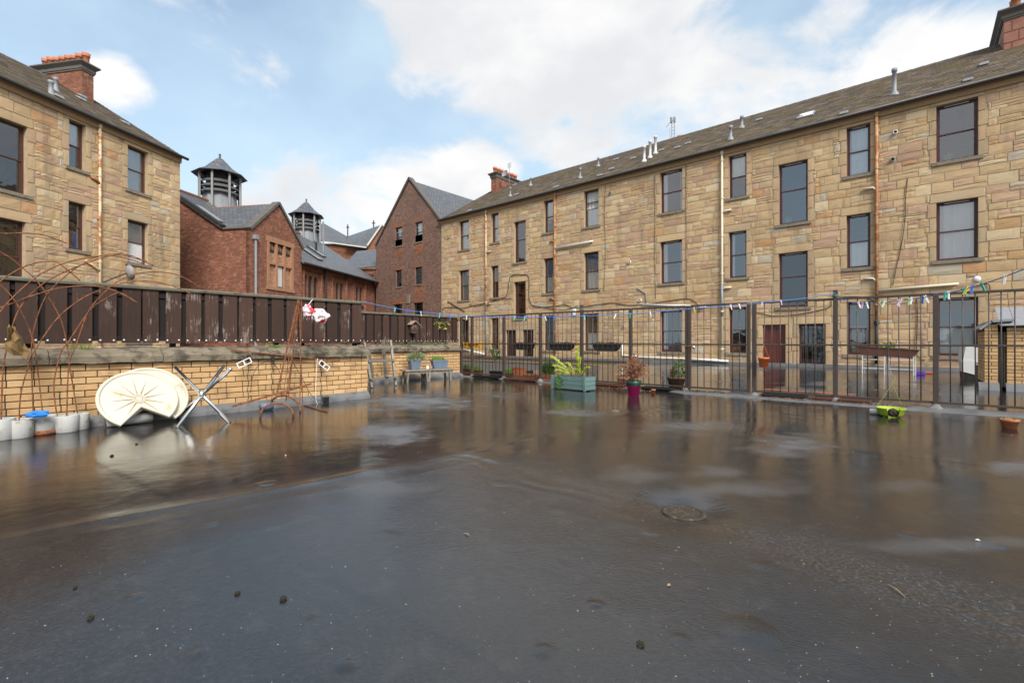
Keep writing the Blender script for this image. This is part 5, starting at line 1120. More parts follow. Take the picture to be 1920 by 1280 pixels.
a_, b_ = on_u(433, 656, LW_U + .10), on_u(638, 677, LW_U + .12); m = MB(); m.tube([a_, b_], .011, 8); o = m.build('steel_rod', M_rust); tag(o, 'rusty rod lying along the edge of the wall coping', 'rod')
a_, b_ = fl(G(571, 760), .012), fl(G(614, 772), .012); m = MB(); m.bar(a_, b_, .02, .015); o = m.build('steel_strip', M_rust); tag(o, 'rusty strip lying on the deck by the wall outlet', 'strip')
# red and clear plastic bag on the obelisk
p1, p2 = ou(577, 583), ou(599, 592); tb = thing('plastic_bag', 'red and clear plastic bag hung from the top of the rusty obelisk', 'bag', p1)
crumple('bag_lump', None, None, (0, 0, 0), .085, M_red_p, 5, (.7, .9, 1.2), .7, tb); crumple('bag_lump', None, None, p2 - p1, .12, M_red_p, 8, (.7, 1.25, .95), .6, tb)
m = MB(); m.tube([Vector((0, 0, .08)), loc(ou(586, 561)) - loc(p1)], .006, 5); m.build('tie', M_white, tb)
for k in range(4): m = MB(); m.bar(Vector((.02, -.02 + k * .03, -.02)), Vector((.04, -.06 + k * .05, -.17)), .012, .008); m.build('peg', M_black, tb)
# hanging wires with clips along the wall
for k, (px, y0, y1, lab) in enumerate(((465, 662, 756, 'black twisted wire hanging nearest the chrome base'), (510, 665, 750, 'black twisted wire hanging left of the rusty obelisk'), (602, 673, 760, 'black twisted wire hanging right of the rusty obelisk'))):
    pts = [on_u(px + 1.5 * math.sin(j * 1.7), y0 + (y1 - y0) * j / 14, LW_U + .13 - .008 * (j % 2)) for j in range(15)]; tw = thing('hanging_wire', lab, 'wire', pts[-1]); m = MB(); m.tube([p - pts[-1] for p in pts], .005, 5)
    for j in range(2, 13): d_ = Vector((.02, rng.uniform(-.04, .04), rng.uniform(.0, .03))); m.tube([pts[j] - pts[-1], pts[j] - pts[-1] + d_], .003, 4)
    m.build('wire', M_cable, tw); m = MB(); c_ = pts[1] - pts[-1]; m.cbox(-.02, .02, -.025, .025, -.06, .03, .006, Matrix.Translation(c_)); m.build('hook', M_black, tw)
for (px, py, ang, lab) in ((458, 680, 25, 'white plastic clip frame by the wall near the chrome base'), (608, 685, -40, 'white plastic clip frame on the wire right of the obelisk')):
    c_ = on_u(px, py, LW_U + .17); t2 = thing('clip_frame', lab, 'clip', c_, 0, 'white clip frames'); Mc = Matrix.Rotation(R(ang), 4, 'X'); m = MB()
    for q in ((-.11, .11, -.045, -.032), (-.11, .11, .032, .045), (-.11, -.095, -.031, .031), (.095, .11, -.031, .031), (-.01, .01, -.031, .031)): m.box(-.006, .006, q[0], q[1], q[2], q[3], M=Mc)
    m.build('frame', M_white, t2)
for (pts, mt, lab, nm) in (([(595, 672), (593, 700), (592, 735), (594, 755), (603, 760), (618, 759), (630, 756)], M_white, 'white cable drooping to the deck beside the wall outlet', 'cable'), ([(470, 735), (474, 705), (485, 685), (505, 678), (520, 690), (528, 710), (520, 722)], M_cable, 'black cable looped on the wall left of the obelisk', 'cable'), ([(545, 672), (556, 690), (570, 715), (580, 735), (592, 748), (610, 750)], M_cable, 'black cable looped on the wall right of the obelisk', 'cable')):
    m = MB(); m.tube(smooth_path([on_u(*p, LW_U + .13) for p in pts]), .005, 6); o = m.build(nm, mt, None, True); tag(o, lab, 'cable')
p = on_u(611, 750, LW_U + .09); tt = thing('wall_outlet', 'square black drain outlet at the foot of the brick wall', 'outlet', p); m = MB(); m.cbox(-.03, .012, -.06, .06, -.06, .06, .004); m.build('frame', M_gutter, tt); m = MB(); m.box(.0, .0135, -.045, .045, -.045, .045); m.build('hole', M_hole, tt)
p = fl(G(500, 768), .06); m = MB(); m.tube([p + Vector((0, -.09, 0)), p + Vector((0, .09, 0))], .058, 14); o = m.build('drinks_can', M_greyblue, None, True); tag(o, 'grey blue tin lying behind the front rusty hoop', 'tin')
# ================================================================ back corner: ladder, bench, planters, bird box
def cp(px, py, Y): return P(px, py, Y)
YL = 11.5; base = fl(G(720, 724)); t = thing('step_ladder', 'weathered grey wooden step ladder against the back brick wall', 'ladder', base)
for (a, b, ya, yb) in (((697, 727), (683, 642), 11.2, 11.6), ((742, 722), (732, 638), 11.85, 12.2), ((725, 720), (718, 637), 12.15, 12.2), ((700, 716), (690, 645), 12.3, 12.1)):
    p0 = cp(*a, ya); p0.z = dz(p0); m = MB(); m.bar(p0 - base, cp(*b, yb) - base, .05, .075); m.build('rail', M_greywood, t)
for (a, b, ya, yb, h) in (((686, 652), (734, 650), 11.5, 12.05, .06), ((691, 676), (739, 675), 11.35, 11.98, .06), ((694, 711), (744, 706), 11.2, 11.85, .04)): m = MB(); m.bar(cp(*a, ya) - base, cp(*b, yb) - base, .11 if h < .05 else .03, h); m.build('step', M_greywood, t)
for px, py, c_, lab, nm in ((710, 703, M_tan, 'small tan block on the bottom step of the ladder', 'wood_block'), (725, 704, M_greyblue, 'dark blue scrap on the bottom step of the ladder', 'cloth_scrap')): p = cp(px, py + 1, 11.5); m = MB(); m.cbox(-.05, .05, -.04, .04, -.02, .06 if 'tan' in lab else .02, .01, Matrix.Translation(p)); o = m.build(nm, c_); tag(o, lab, 'scrap')
B0, B1 = fl(G(764, 717)), fl(G(846, 713)); dv = (B1 - B0); L = dv.length; rzb = math.atan2(dv.y, dv.x); t = thing('bench', 'low weathered wooden bench carrying two grey blue planters', 'bench', B0, rzb)
Hb = .335
for k, x_ in enumerate((.02, .42 * L, .5 * L, .96 * L)):
    for y_ in (.0, .34): m = MB(); m.bar((x_ + (.03 if k % 2 else -.03), y_, .0), (x_, y_, Hb - .04), .06, .05); m.build('leg', M_greywood, t)
for k, (xa, xb) in enumerate(((-.08, .56 * L), (.50 * L, 1.07 * L))):
    for y_ in (-.05, .12, .29): m = MB(); m.cbox(xa + rng.uniform(-.02, .02), xb, y_, y_ + .15, Hb - .04 + .002 * k, Hb + .0 + .002 * k, .005); m.build('plank', M_greywood, t)
    m = MB(); m.cbox(xa + .04, xb - .04, -.01, .02, Hb - .11, Hb - .042, .004); m.build('apron', M_greywood, t)
def leaves(n, cx, sp, h, r, size=.03, up=.5, droop=.2):
    m = MB()
    for _ in range(n):
        a = r.uniform(0, 6.283); q = r.random() ** .5; p = Vector(cx) + Vector((math.cos(a) * q * sp[0], math.sin(a) * q * sp[1], h * (r.random() ** .8) * (1 - .45 * q)))
        d = Vector((math.cos(a) * r.uniform(.2, 1), math.sin(a) * r.uniform(.2, 1), r.uniform(-droop, up + .4))).normalized(); s = d.cross(Vector((r.uniform(-1, 1), r.uniform(-1, 1), r.uniform(-1, 1)))).normalized() * size * .28; l = size * r.uniform(.7, 1.4)
        m.add([p, p + d * l * .5 + s, p + d * l, p + d * l * .5 - s], [(0, 1, 2, 3)])
    return m
def blades(n, cx, sp, h, r, w=.006, lean=.4):
    m = MB()
    for _ in range(n):
        a = r.uniform(0, 6.283); p = Vector(cx) + Vector((r.uniform(-sp[0], sp[0]), r.uniform(-sp[1], sp[1]), 0)); H = h * r.uniform(.5, 1.1); d = Vector((math.cos(a), math.sin(a), 0)) * H * lean * r.uniform(.1, 1); s = Vector((-math.sin(a), math.cos(a), 0)) * w
        p1 = p + Vector((0, 0, H * .6)) + d * .4; p2 = p + Vector((0, 0, H)) + d; m.add([p - s, p + s, p1 + s * .8, p1 - s * .8, p2], [(0, 1, 2, 3), (3, 2, 4)])
    return m
def stem(m, p0, p1, r0, r1, n=5): m.tube([p0, (Vector(p0) + Vector(p1)) / 2 + Vector((rng.uniform(-.02, .02), rng.uniform(-.02, .02), 0)), p1], [r0, (r0 + r1) / 2, r1], n)
def trough(root, L, Wd, H, mat, taper=.8, ribs=0, z0=0, rim=.012, soil=True):
    """tapered rectangular planter with rim, centred"""
    m = MB(); a, b = L / 2, Wd / 2; at, bt = a * taper, b * taper; t_ = .008
    def ring(x, y, z): return [(-x, -y, z), (x, -y, z), (x, y, z), (-x, y, z)]
    rs = [ring(at, bt, z0), ring(a, b, z0 + H - .03), ring(a + rim, b + rim, z0 + H - .03), ring(a + rim, b + rim, z0 + H), ring(a - t_, b - t_, z0 + H), ring(a - t_ * 2, b - t_ * 2, z0 + H - .04)]
    for q in rs: m.v += q
    m.f.append((3, 2, 1, 0))
    for i in range(len(rs) - 1): m.f += [(i * 4 + k, i * 4 + (k + 1) % 4, i * 4 + 4 + (k + 1) % 4, i * 4 + 4 + k) for k in range(4)]
    s_ = m.build('trough', mat, root)
    if ribs:
        q = MB()
        for k in range(ribs):
            f_ = -1 + 2 * (k + .5) / ribs
            for s in (-1, 1): q.bar((f_ * at, s * bt, z0 + .01), (f_ * a, s * b, z0 + H - .03), .012, .008)
        q.build('ribs', mat, s_)
    if soil: q = MB(); q.add(ring(a - t_, b - t_, z0 + H - .03), [(0, 1, 2, 3)]); q.build('soil', M_soil, root)
def pot(root, r1, r0, H, mat, z0=0, n=20, rim=.1):
    m = MB(); m.lathe([(0, z0), (r0, z0), (r1, z0 + H * (1 - rim)), (r1 * 1.08, z0 + H * (1 - rim)), (r1 * 1.1, z0 + H), (r1 * .98, z0 + H), (r1 * .93, z0 + H * .85), (0, z0 + H * .85)], n); m.build('pot', mat, root, True); m = MB(); m.lathe([(r1 * .94, z0 + H * .88), (0, z0 + H * .89)], n); m.build('soil', M_soil, root)
rv = random.Random(17)
Mb = Matrix.Translation(B0) @ Matrix.Rotation(rzb, 4, 'Z')
tp = thing('planter', 'square grey blue planter with bushy grey green plant on the bench', 'planter', Mb @ Vector((.25, .15, Hb + .004)), rzb, 'planters on the wooden bench'); trough(tp, .30, .28, .26, M_greyblue, .72, 5); m = leaves(700, (0.05, 0, .24), (.24, .2), .26, rv, .045, .8); m.build('foliage', M_gleaf, tp)
m = MB(); 
for k in range(9): stem(m, (0, 0, .2), (rv.uniform(-.15, .2), rv.uniform(-.12, .12), .4), .005, .002, 4)
m.build('stems', M_twig, tp)
tp = thing('planter', 'long ribbed grey blue trough with bright green shoots on the bench', 'planter', Mb @ Vector((.77 * L, .15, Hb + .004)), rzb, 'planters on the wooden bench'); trough(tp, .46, .2, .24, M_greyblue, .8, 14); m = blades(260, (-.03, 0, .2), (.17, .07), .17, rv, .005, .5); m.build('foliage', M_leaf, tp)
for k, xx in enumerate((.46, .54)): m = MB(); m.cbox(-.035, .035, -.03, .03, 0, .09, .012); o = m.build('small_box', M_tan if k else M_curt); o.location = Mb @ Vector((xx * L, .05, Hb + .004)); o.rotation_euler = (0, 0, rzb + .3); tag(o, 'pale small box on the bench beside the %s planter' % ('long' if k else 'square'), 'box')
p = on_u(773, 606, LW2_U - .1); t = thing('bird_box', 'small dark bird box with pale pitched roof on the back fence', 'bird box', (LW2_U - .145, p.y, 1.5))
m = MB(); m.cbox(.003, .15, -.09, .09, -.17, .08, .004); m.build('box', M_fence, t)
for s in (-1, 1): m = MB(); m.bar((.09, 0, .19), (.09, s * .15, .075), .24, .018); m.build('roof_board', M_board, t)
m = MB(); m.lathe([(.02, .0), (0, 0)], 12, M=Matrix.Translation((.152, 0, 0)) @ Matrix.Rotation(R(90), 4, 'Y')); m.build('hole', M_hole, t)
p = on_u(825, 610, LW2_U - .1); t = thing('climbing_plant', 'sparse yellowish climber on the back fence', 'plant', (LW2_U - .12, p.y, 1.03)); m = MB(); stem(m, (0, 0, 0), (.04, -.1, .62), .006, .003); stem(m, (0, 0, 0), (.03, .22, .58), .005, .003); m.build('stem', M_twig, t)
m = MB()
for c_ in ((.04, -.12, .55), (.05, .05, .42), (.04, .22, .55)): k_ = leaves(22, c_, (.05, .13), .14, rv, .05); m.add(k_.v, k_.f)
m.build('leaves', M_yleaf, t)
for k, (v_, lab) in enumerate(((1.0, 'green weeds on the coping near the rusty rod'), (3.2, 'small green weed tuft on the coping behind the obelisk'))):
    m = blades(40, (LW_U - .1, v_, .99), (.03, .12), .08, rv, .005, .8) if k == 0 else leaves(40, (LW_U - .08, on_u(512, 650, LW_U - .08).y, .99), (.03, .12), .06, rv, .04); o = m.build('weeds', M_leaf); tag(o, lab, 'weed')
m = leaves(260, (LW2_U - .06, 8.6, 1.0), (.04, 1.2), .09, rv, .04); o = m.build('weeds', M_dleaf, kind='stuff'); tag(o, 'low weeds growing along the coping under the back fence', 'weed')
# ================================================================ planters along the railing
def raild(px, v): q = on_v(px, 640, v); return q.x
RZU = 0
# wooden blue-green planter
vB = 9.0; u0, u1 = raild(1034, vB), raild(1098, vB); Lp = u1 - u0; t = thing('wooden_planter', 'blue green painted wooden planter with yellow green shrubs', 'planter', ((u0 + u1) / 2, vB, dz(((u0 + u1) / 2, vB))), R(-4))
for s, y_ in ((-1, 0), (1, .36)):
    for k in range(3): m = MB(); m.cbox(-Lp / 2, Lp / 2, y_, y_ + .022, .02 + k * .098, .112 + k * .098, .004); m.build('board', M_teal, t)
for x_ in (-Lp / 2 - .022, Lp / 2):
    for k in range(3): m = MB(); m.cbox(x_, x_ + .022, .0, .382, .02 + k * .098, .112 + k * .098, .004); m.build('board', M_teal, t)
for x_ in (-Lp / 2 - .03, Lp / 2 - .03): m = MB(); m.cbox(x_, x_ + .06, -.016, -.001, .0, .33, .003); m.build('corner_post', M_teal, t)
m = MB(); m.add([(-Lp / 2, .02, .27), (Lp / 2, .02, .27), (Lp / 2, .36, .27), (-Lp / 2, .36, .27)], [(0, 1, 2, 3)]); m.build('soil', M_soil, t)
m = MB(); lv = MB()
def spray(m, lv, p0, p1, n, size, r):
    p0, p1 = Vector(p0), Vector(p1); m.tube([p0, (p0 + p1) / 2 + Vector((0, 0, .05)), p1], [.007, .005, .002], 5)
    for k in range(n):
        t_ = .15 + .85 * r.random(); c = p0.lerp(p1, t_) + Vector((0, 0, .05 * math.sin(math.pi * t_))); d = ((p1 - p0).normalized() + Vector((r.uniform(-1, 1), r.uniform(-1, 1), r.uniform(-.4, 1.1))) * .8).normalized(); s = d.orthogonal().normalized() * size * .22; l = size * r.uniform(.8, 1.6); lv.add([c, c + d * l * .5 + s, c + d * l, c + d * l * .5 - s], [(0, 1, 2, 3)])
for p0, p1, n_ in (((0, .2, .28), (-.78, .35, .72), 230), ((.0, .2, .28), (-.5, .1, .52), 130), ((.12, .2, .28), (.1, .2, .95), 130), ((.15, .2, .28), (.22, .15, .72), 110), ((.2, .2, .28), (.42, .2, .5), 90), ((.05, .2, .28), (-.12, .15, .58), 100), ((.25, .2, .28), (.2, .0, .45), 90), ((-.1, .2, .28), (-.35, .0, .40), 90)): spray(m, lv, p0, p1, int(n_ * 1.8), .05, rv)
m.build('stems', M_twig, t); lv.build('foliage', M_yleaf, t)
k_ = leaves(150, (-.22, -.02, .02), (.09, .03), .42, rv, .05); k_.build('ivy', M_leaf, t)
k_ = leaves(160, (0, .1, -.01), (Lp * .55, .16), .035, rv, .04); k_.build('moss_fringe', M_moss, t)
# pink pot with dead conifer
q = fl(G(1188, 741)); t = thing('flower_pot', 'pink plastic pot with a dead brown conifer in front of the railing', 'pot', q); pot(t, .14, .105, .26, M_pink, 0, 24, .06)
t2 = thing('flower_pot', 'dark green pot nested in the pink pot', 'pot', q + Vector((0, 0, .225))); m = MB(); m.lathe([(.12, -.04), (.155, .02), (.16, .085), (.145, .085), (.13, .04), (0, .03)], 20); m.build('pot', M_darkgreen, t2, True)
t3 = thing('dead_shrub', 'dead brown conifer rooted in the pink pot', 'shrub', q + Vector((0, 0, .26))); m = MB(); lv = MB(); r = random.Random(4)
m.tube([(0, 0, -.03), (.01, 0, .18)], .012, 6)
for k in range(95):
    a = r.uniform(0, 6.283); el_ = r.uniform(.05, 1.5); l = r.uniform(.22, .42) * (1.15 if el_ > 1.2 else 1); d = Vector((math.cos(a) * math.cos(el_), math.sin(a) * math.cos(el_), math.sin(el_) * .95)); p0 = Vector((0, 0, .04 + r.uniform(0, .14))); spray(m, lv, p0, p0 + d * l, 22, .035, r)
m.build('twigs', M_dead, t3); lv.build('needles', M_dead, t3)
for k, (px_, lab) in enumerate(((1182, 'bare twig rising from the dead conifer'),)): pass
# bowl behind the bars, near the gate
q = fl(Vector((raild(1268, RAIL_V + .35), RAIL_V + .35, 0))); t = thing('flower_pot', 'wide brown clay bowl with grasses behind the bars beside the gate', 'pot', q); pot(t, .2, .13, .3, M_trough if False else simple('brown_clay', (.19, .105, .065), .7, var=.25), 0, 24, .14)
k_ = leaves(220, (.06, 0, .28), (.12, .1), .5, rv, .06); k_.build('foliage', M_leaf, t); k_ = blades(60, (-.08, 0, .28), (.05, .05), .3, rv, .004, .5); k_.build('dry_grass', M_dead, t)
def box_planter(px0, px1, v, H, mat, label, plant=None, z=None, Wd=.2, taper=.85, name='trough_planter', ribs=0):
    a, b = raild(px0, v), raild(px1, v); c = ((a + b) / 2, v); tt = thing(name, label, 'planter', (c[0], c[1], (dz(c) + .003) if z is None else z), 0, 'planters along the railing'); trough(tt, b - a, Wd, H, mat, taper, ribs)
    if plant == 'green': blades(120, (0, 0, H - .03), ((b - a) * .42, Wd * .35), .2, rv, .007, .6).build('foliage', M_leaf, tt)
    if plant == 'bush': leaves(260, (0, 0, H - .03), ((b - a) * .4, Wd * .5), .42, rv, .06).build('foliage', M_dleaf, tt); blades(60, (0, 0, H - .03), ((b - a) * .4, Wd * .3), .55, rv, .009, .4).build('blades', M_leaf, tt)
    if plant == 'low': leaves(120, (0, 0, H - .03), ((b - a) * .45, Wd * .4), .12, rv, .04).build('foliage', M_leaf, tt)
    return tt
vb = RAIL_V + .33
box_planter(866, 882, vb, .22, M_trough, 'brown trough with bright green shoots at the fence end of the railing', 'green')
box_planter(887, 902, vb, .2, M_trough, 'brown trough with orange and green plants beside the first railing post', 'green')
tt = box_planter(922, 940, vb, .2, M_black, 'black pot with a small leafy tree behind the railing', None, name='flower_pot'); m = MB(); lv = MB(); stem(m, (0, 0, .15), (-.08, 0, .55), .012, .006)
for d_ in ((-.25, .0, .8), (.02, .1, .75), (-.12, -.05, 1.0), (.12, 0, .6)): spray(m, lv, (-.08, 0, .5), d_, 40, .07, rv)
m.build('stem', M_twig, tt); lv.build('foliage', M_dleaf, tt)
box_planter(947, 963, vb, .16, M_trough, 'brown trough with yellow green seedlings behind the railing', 'green')
tt = box_planter(964, 982, vb + .1, .34, M_terra, 'tall square terracotta planter standing behind the railing', None, ribs=4)
box_planter(984, 1010, vb, .17, M_terra, 'long empty terracotta trough behind the railing', None)
box_planter(1016, 1040, vb, .2, M_terra, 'terracotta trough with tall leafy plants beside the blue green planter', 'bush')
box_planter(1161, 1177, vb, .2, M_terra, 'small terracotta trough behind the pink pot', None)
box_planter(892, 940, RAIL_V - .02, .07, M_black, 'flat black tray under the bottom rail by the fence', None, Wd=.3, name='planter_tray'); box_planter(950, 1010, RAIL_V - .02, .06, M_trough, 'flat brown tray under the bottom rail left of the blue green planter', None, Wd=.3, name='planter_tray')
box_planter(1105, 1172, RAIL_V - .02, .075, M_trough, 'flat brown tray under the bottom rail left of the pink pot', None, Wd=.3, name='planter_tray'); box_planter(1206, 1262, RAIL_V - .02, .07, M_black, 'flat black tray under the bottom rail right of the pink pot', None, Wd=.3, name='planter_tray')
for (px0, px1, mt, lab) in ((1431, 1512, M_black, 'long black tray under the rail below the red door'), (1525, 1562, M_trough, 'short brown tray under the rail left of the tall post'), (1576, 1632, M_trough, 'brown tray under the rail left of the lime pot')):
    box_planter(px0, px1, RAIL_V + .04, .085, mt, lab, None, Wd=.3, name='planter_tray')
for k, (px0, px1, lab) in enumerate(((1428, 1515, 'thin orange plank lying behind the rail below the red door'), (1524, 1604, 'thin orange plank lying behind the rail by the tall post'))):
    m = MB(); a, b = raild(px0, vb), raild(px1, vb); m.cbox(a, b, vb - .03, vb + .09, .12, .135, .003); o = m.build('plank', M_terra); tag(o, lab, 'plank')
# black half baskets on the middle rail
def basket(px0, px1, lab, mat=M_black, cat='hanging planter', v=RAIL_V + .12, z1=1.06, H=.2, Wd=.2):
    a, b = raild(px0, v), raild(px1, v); tt = thing('rail_planter', lab, 'planter', ((a + b) / 2, v, z1 - H), 0, 'planters hung on the middle rail'); Lq = b - a; m = MB()
    prof = [(-Lq / 2, H), (-Lq / 2 + .05, .06), (-Lq / 2 + .14, 0), (Lq / 2 - .14, 0), (Lq / 2 - .05, .06), (Lq / 2, H)] if Lq > .4 else [(-Lq / 2, H), (-Lq / 2 + .02, 0), (Lq / 2 - .02, 0), (Lq / 2, H)]
    m.prism(prof, -Wd / 2, Wd / 2, 'y'); m.build('body', mat, tt); m = MB(); m.box(-Lq / 2 - .012, Lq / 2 + .012, -Wd / 2 - .012, Wd / 2 + .012, H - .03, H + .004); m.build('rim', mat, tt)
    for s in (-.3, .3): m = MB(); m.tube([(s * Lq, -Wd / 2, H), (s * Lq, -Wd / 2 - .04, H + .02), (s * Lq, -Wd / 2 - .04, H - .06)], .006, 5); m.build('hook', mat, tt)
    if mat is M_black: leaves(60, (0, 0, H - .02), (Lq * .42, Wd * .4), .05, rv, .04).build('dead_plants', M_soil, tt)
    return tt
basket(967, 1000, 'black trough on the middle rail nearest the back fence'); basket(1033, 1075, 'black trough on the middle rail between two posts above the green planter'); basket(1114, 1162, 'black trough on the middle rail above the dead conifer')
basket(873, 884, 'small yellow basket hung left of the first railing post', M_yellow, H=.17); basket(886, 900, 'small yellow basket hung right of the first railing post', M_yellow, H=.17)
# hanging orange pot, lime pot, small pot
def hang_pot(label, c, mat, r1, r0, H, hook_z, smat): 
    tt = thing('hanging_pot', label, 'pot', c); pot(tt, r1, r0, H, mat, 0, 22, .16)
    for a in (0, 2.1, 4.2): m = MB(); m.tube([(r1 * math.cos(a), r1 * math.sin(a), H), (0, 0, hook_z - .03)], .003, 4); m.build('hanger', smat, tt)
    return tt
uo = raild(1432, RAIL_V - .13); hang_pot('orange pot hanging from the middle rail beside the red door', (uo, RAIL_V - .13, .60), M_orangep, .092, .072, .19, .47, M_orangep)
q = fl(G(1670, 780)); tt = thing('hanging_pot', 'broken lime green hanging pot on the deck with its wire hook', 'pot', q); m = MB(); prof = [(0, 0), (.10, .0), (.150, .04), (.172, .115), (.18, .12), (.178, .132), (.165, .13), (.145, .05), (.09, .012)]
n = 28; full_ = MB(); full_.lathe(prof, n)
keep_ = [f for f in full_.f if not (20 <= (f[0] % n) <= 23 and f[0] // n >= 1)]; m.add(full_.v, keep_); m.build('bowl', M_lime, tt, True)
crumple('soil', None, None, (.03, -.07, .07), .07, M_soil, 12, (1, .8, .8), .4, tt)
m = MB(); m.tube(smooth_path([(-.15, .0, .16), (-.02, .02, .4), (.02, .02, .5), (.05, .02, .56), (.02, .02, .62), (-.03, .02, .60)]), .0028, 5); m.tube([(.13, .03, .16), (.02, .02, .48)], .0022, 4); m.build('hook', M_lime, tt)
q = fl(G(1640, 776)); m = MB(); m.tube([q + Vector((-.06, 0, .04)), q + Vector((.09, .02, .04))], .042, 14); o = m.build('tin_can', M_binpale, None, True); tag(o, 'pale tin lying beside the lime green pot', 'tin')
q = fl(G(1893, 802)); tt = thing('flower_pot', 'small terracotta pot alone on the deck at the right edge', 'pot', q); pot(tt, .085, .065, .115, M_terra, 0, 20, .25); leaves(30, (0, 0, .10), (.06, .06), .03, rv, .02).build('seedlings', M_yleaf, tt)
q = fl(G(1225, 737)); tt = thing('flower_pot', 'tiny red pot under the rail right of the pink pot', 'pot', q); pot(tt, .045, .035, .09, M_terra, 0, 14, .25)
m = leaves(420, (raild(1150, 9.6), 9.7, .004), (.9, .35), .012, rv, .03, .05, .05); m.build('leaf_litter', M_litter, kind='stuff')
m = leaves(420, (raild(1560, 10.05), 10.08, .03), (1.1, .12), .012, rv, .03, .05, .05); m.build('leaf_litter', M_litter, kind='stuff')
m = leaves(500, (raild(1230, 10.2), 10.2, .03), (1.6, .15), .02, rv, .03, .2, .05); m.build('moss_edge', M_moss, kind='stuff')
# ================================================================ beyond the railing
q = G(1662, 702); tt = thing('planter_table', 'tilted brown trough planter on white metal legs before the terrace', 'planter', (q.x, q.y, dz(q)), R(-8))
m = MB(); Mt = Matrix.Translation((0, 0, .70)) @ Matrix.Rotation(R(4), 4, 'Y'); m.prism([(-.82, .19), (-.66, -.10), (.66, -.10), (.82, .19)], -.17, .17, 'y'); m.v = [tuple(Mt @ Vector(v)) for v in m.v]; m.build('trough', M_trough, tt)
m = MB(); m.box(-.84, .84, -.19, .19, .17, .2, M=Mt); m.build('rim', M_trough, tt)
for (xa, xb) in ((-.62, -.02), (.08, .72)):
    for x_ in (xa, xb):
        for y_ in (-.16, .16): m = MB(); m.bar((x_, y_, 0), (x_, y_, .62), .025, .025); m.build('leg', M_white, tt)
    for z_ in (.2, .50): m = MB(); m.bar((xa + .014, -.16, z_), (xb - .014, -.16, z_), .02, .025); m.build('stretcher', M_white, tt)
m = MB(); m.bar((.28, .16, .6), (.28, .16, 1.15), .03, .03); m.build('back_post', M_white, tt); leaves(140, (.05, 0, .86), (.16, .1), .25, rv, .07).build('foliage', M_leaf, tt)
q = G(1725, 702); m = MB(); m.cbox(-.13, .13, -.1, .1, 0, .12, .01); o = m.build('storage_box', simple('violet_plastic', (.12, .05, .42), .5)); o.location = (q.x, q.y, dz(q)); tag(o, 'small violet box at the foot of the terrace wall', 'box')
q = G(1740, 700); m = MB(); m.cbox(-.2, .2, -.08, .08, 0, .08, .01); o = m.build('clay_block', M_terra); o.location = (q.x, q.y, dz(q)); tag(o, 'reddish block beside the violet box', 'block')
tt = thing('wheeled_bin', 'pale grey and black bin beside the small brick store', 'bin', (*fl(G(1832, 712)).xy, .0), R(10))
m = MB(); m.prism([(-.30, .0), (.26, .0), (.30, .42), (-.32, .42)], -.28, .28, 'y'); m.build('base', M_black, tt); m = MB(); m.prism([(-.36, .24), (-.12, .16), (-.10, .55), (-.40, .56)], -.30, .02, 'y'); m.build('door', M_binpale, tt)
m = MB(); m.prism([(-.36, .56), (.30, .43), (.28, .86), (-.30, .98)], -.27, .27, 'y'); m.build('lid', M_binpale, tt)
for x_ in (-.2, .2): m = MB(); m.lathe([(.0, -.03), (.09, -.03), (.09, .03), (0, .03)], 14, M=Matrix.Translation((x_, .29, .09)) @ Matrix.Rotation(R(90), 4, 'X')); m.build('wheel', M_black, tt)
# small brick store
sv = 15.25; su0 = raild(1846, sv); st = thing('brick_store', 'small yellow brick bin store with tiled roof at the right edge', 'shed', (su0, sv, 0))
xd0, xd1 = raild(1871, sv) - su0, raild(1888, sv) - su0; xr = xd1 + 1.9
for nm, x0, x1, z1, y1 in (('pier', 0, xd0, 1.52, 1.6), ('pier', xd1, xr, 1.45, 1.6)):
    m = MB(); m.box(x0 + .012, x1 - .012, .012, y1, 0, z1); pr_ = m.build(nm, M_mortar_dk, st)
    rr = random.Random(3); pitch = .079
    for c_ in range(int(z1 / pitch)):
        x = x0 - (.1175 if c_ % 2 else 0)
        while x < x1 - .02:
            a, b = max(x, x0), min(x + .225, x1)
            if b - a > .03 and c_ > 1: link('brick', BR_L, pr_, loc=(a, rr.uniform(-.002, .002), c_ * pitch), scale=((b - a) / .225, 1, .92))
            x += .2355
        if nm == 'pier' and x0 == 0:
            y = -(.1175 if (c_ + 1) % 2 else 0)
            while y < y1:
                a, b = max(y, .062), min(y + .225, y1)
                if b - a > .03 and c_ > 1: link('brick', BR_L, pr_, loc=(0, b, c_ * pitch), scale=((b - a) / .225, 1, .92), rot=(0, 0, R(-90)))
                y += .2355
m = MB(); m.prism([(-.14, -.01), (-.08, .10), (.0, .17), (.02, -.01)], -.1, xd0 + .02, 'y'); m.v = [(y, x, z) for x, y, z in m.v]; m.build('skirting', M_upstand, st)
m = MB(); m.prism([(-.14, -.01), (-.08, .10), (.0, .17), (.02, -.01)], xd1 - .02, xr, 'x'); m.build('skirting', M_upstand, st)
for k in range(4): m = MB(); w_ = (xd1 - xd0) / 4; m.cbox(xd0 + k * w_ + .003, xd0 + (k + 1) * w_ - .003, .16, .19, .06, 1.32, .004); m.build('door_board', M_greywood, st)
m = MB(); m.box(xd0 + .0, xd1, .3, 1.5, 0, 1.5); m.build('interior', M_hole, st)
m = MB(); slab(m, (-.1, -.08, 1.40), (xd0 * .45, -.08, 1.58), (xd0 * .45, 1.7, 1.58), (-.1, 1.7, 1.40), .05); slab(m, (xd0 * .45, -.08, 1.58), (xd1 + .1, -.08, 1.60), (xd1 + .1, 1.7, 1.60), (xd0 * .45, 1.7, 1.58), .05); m.build('felt_cap', M_lead, st)
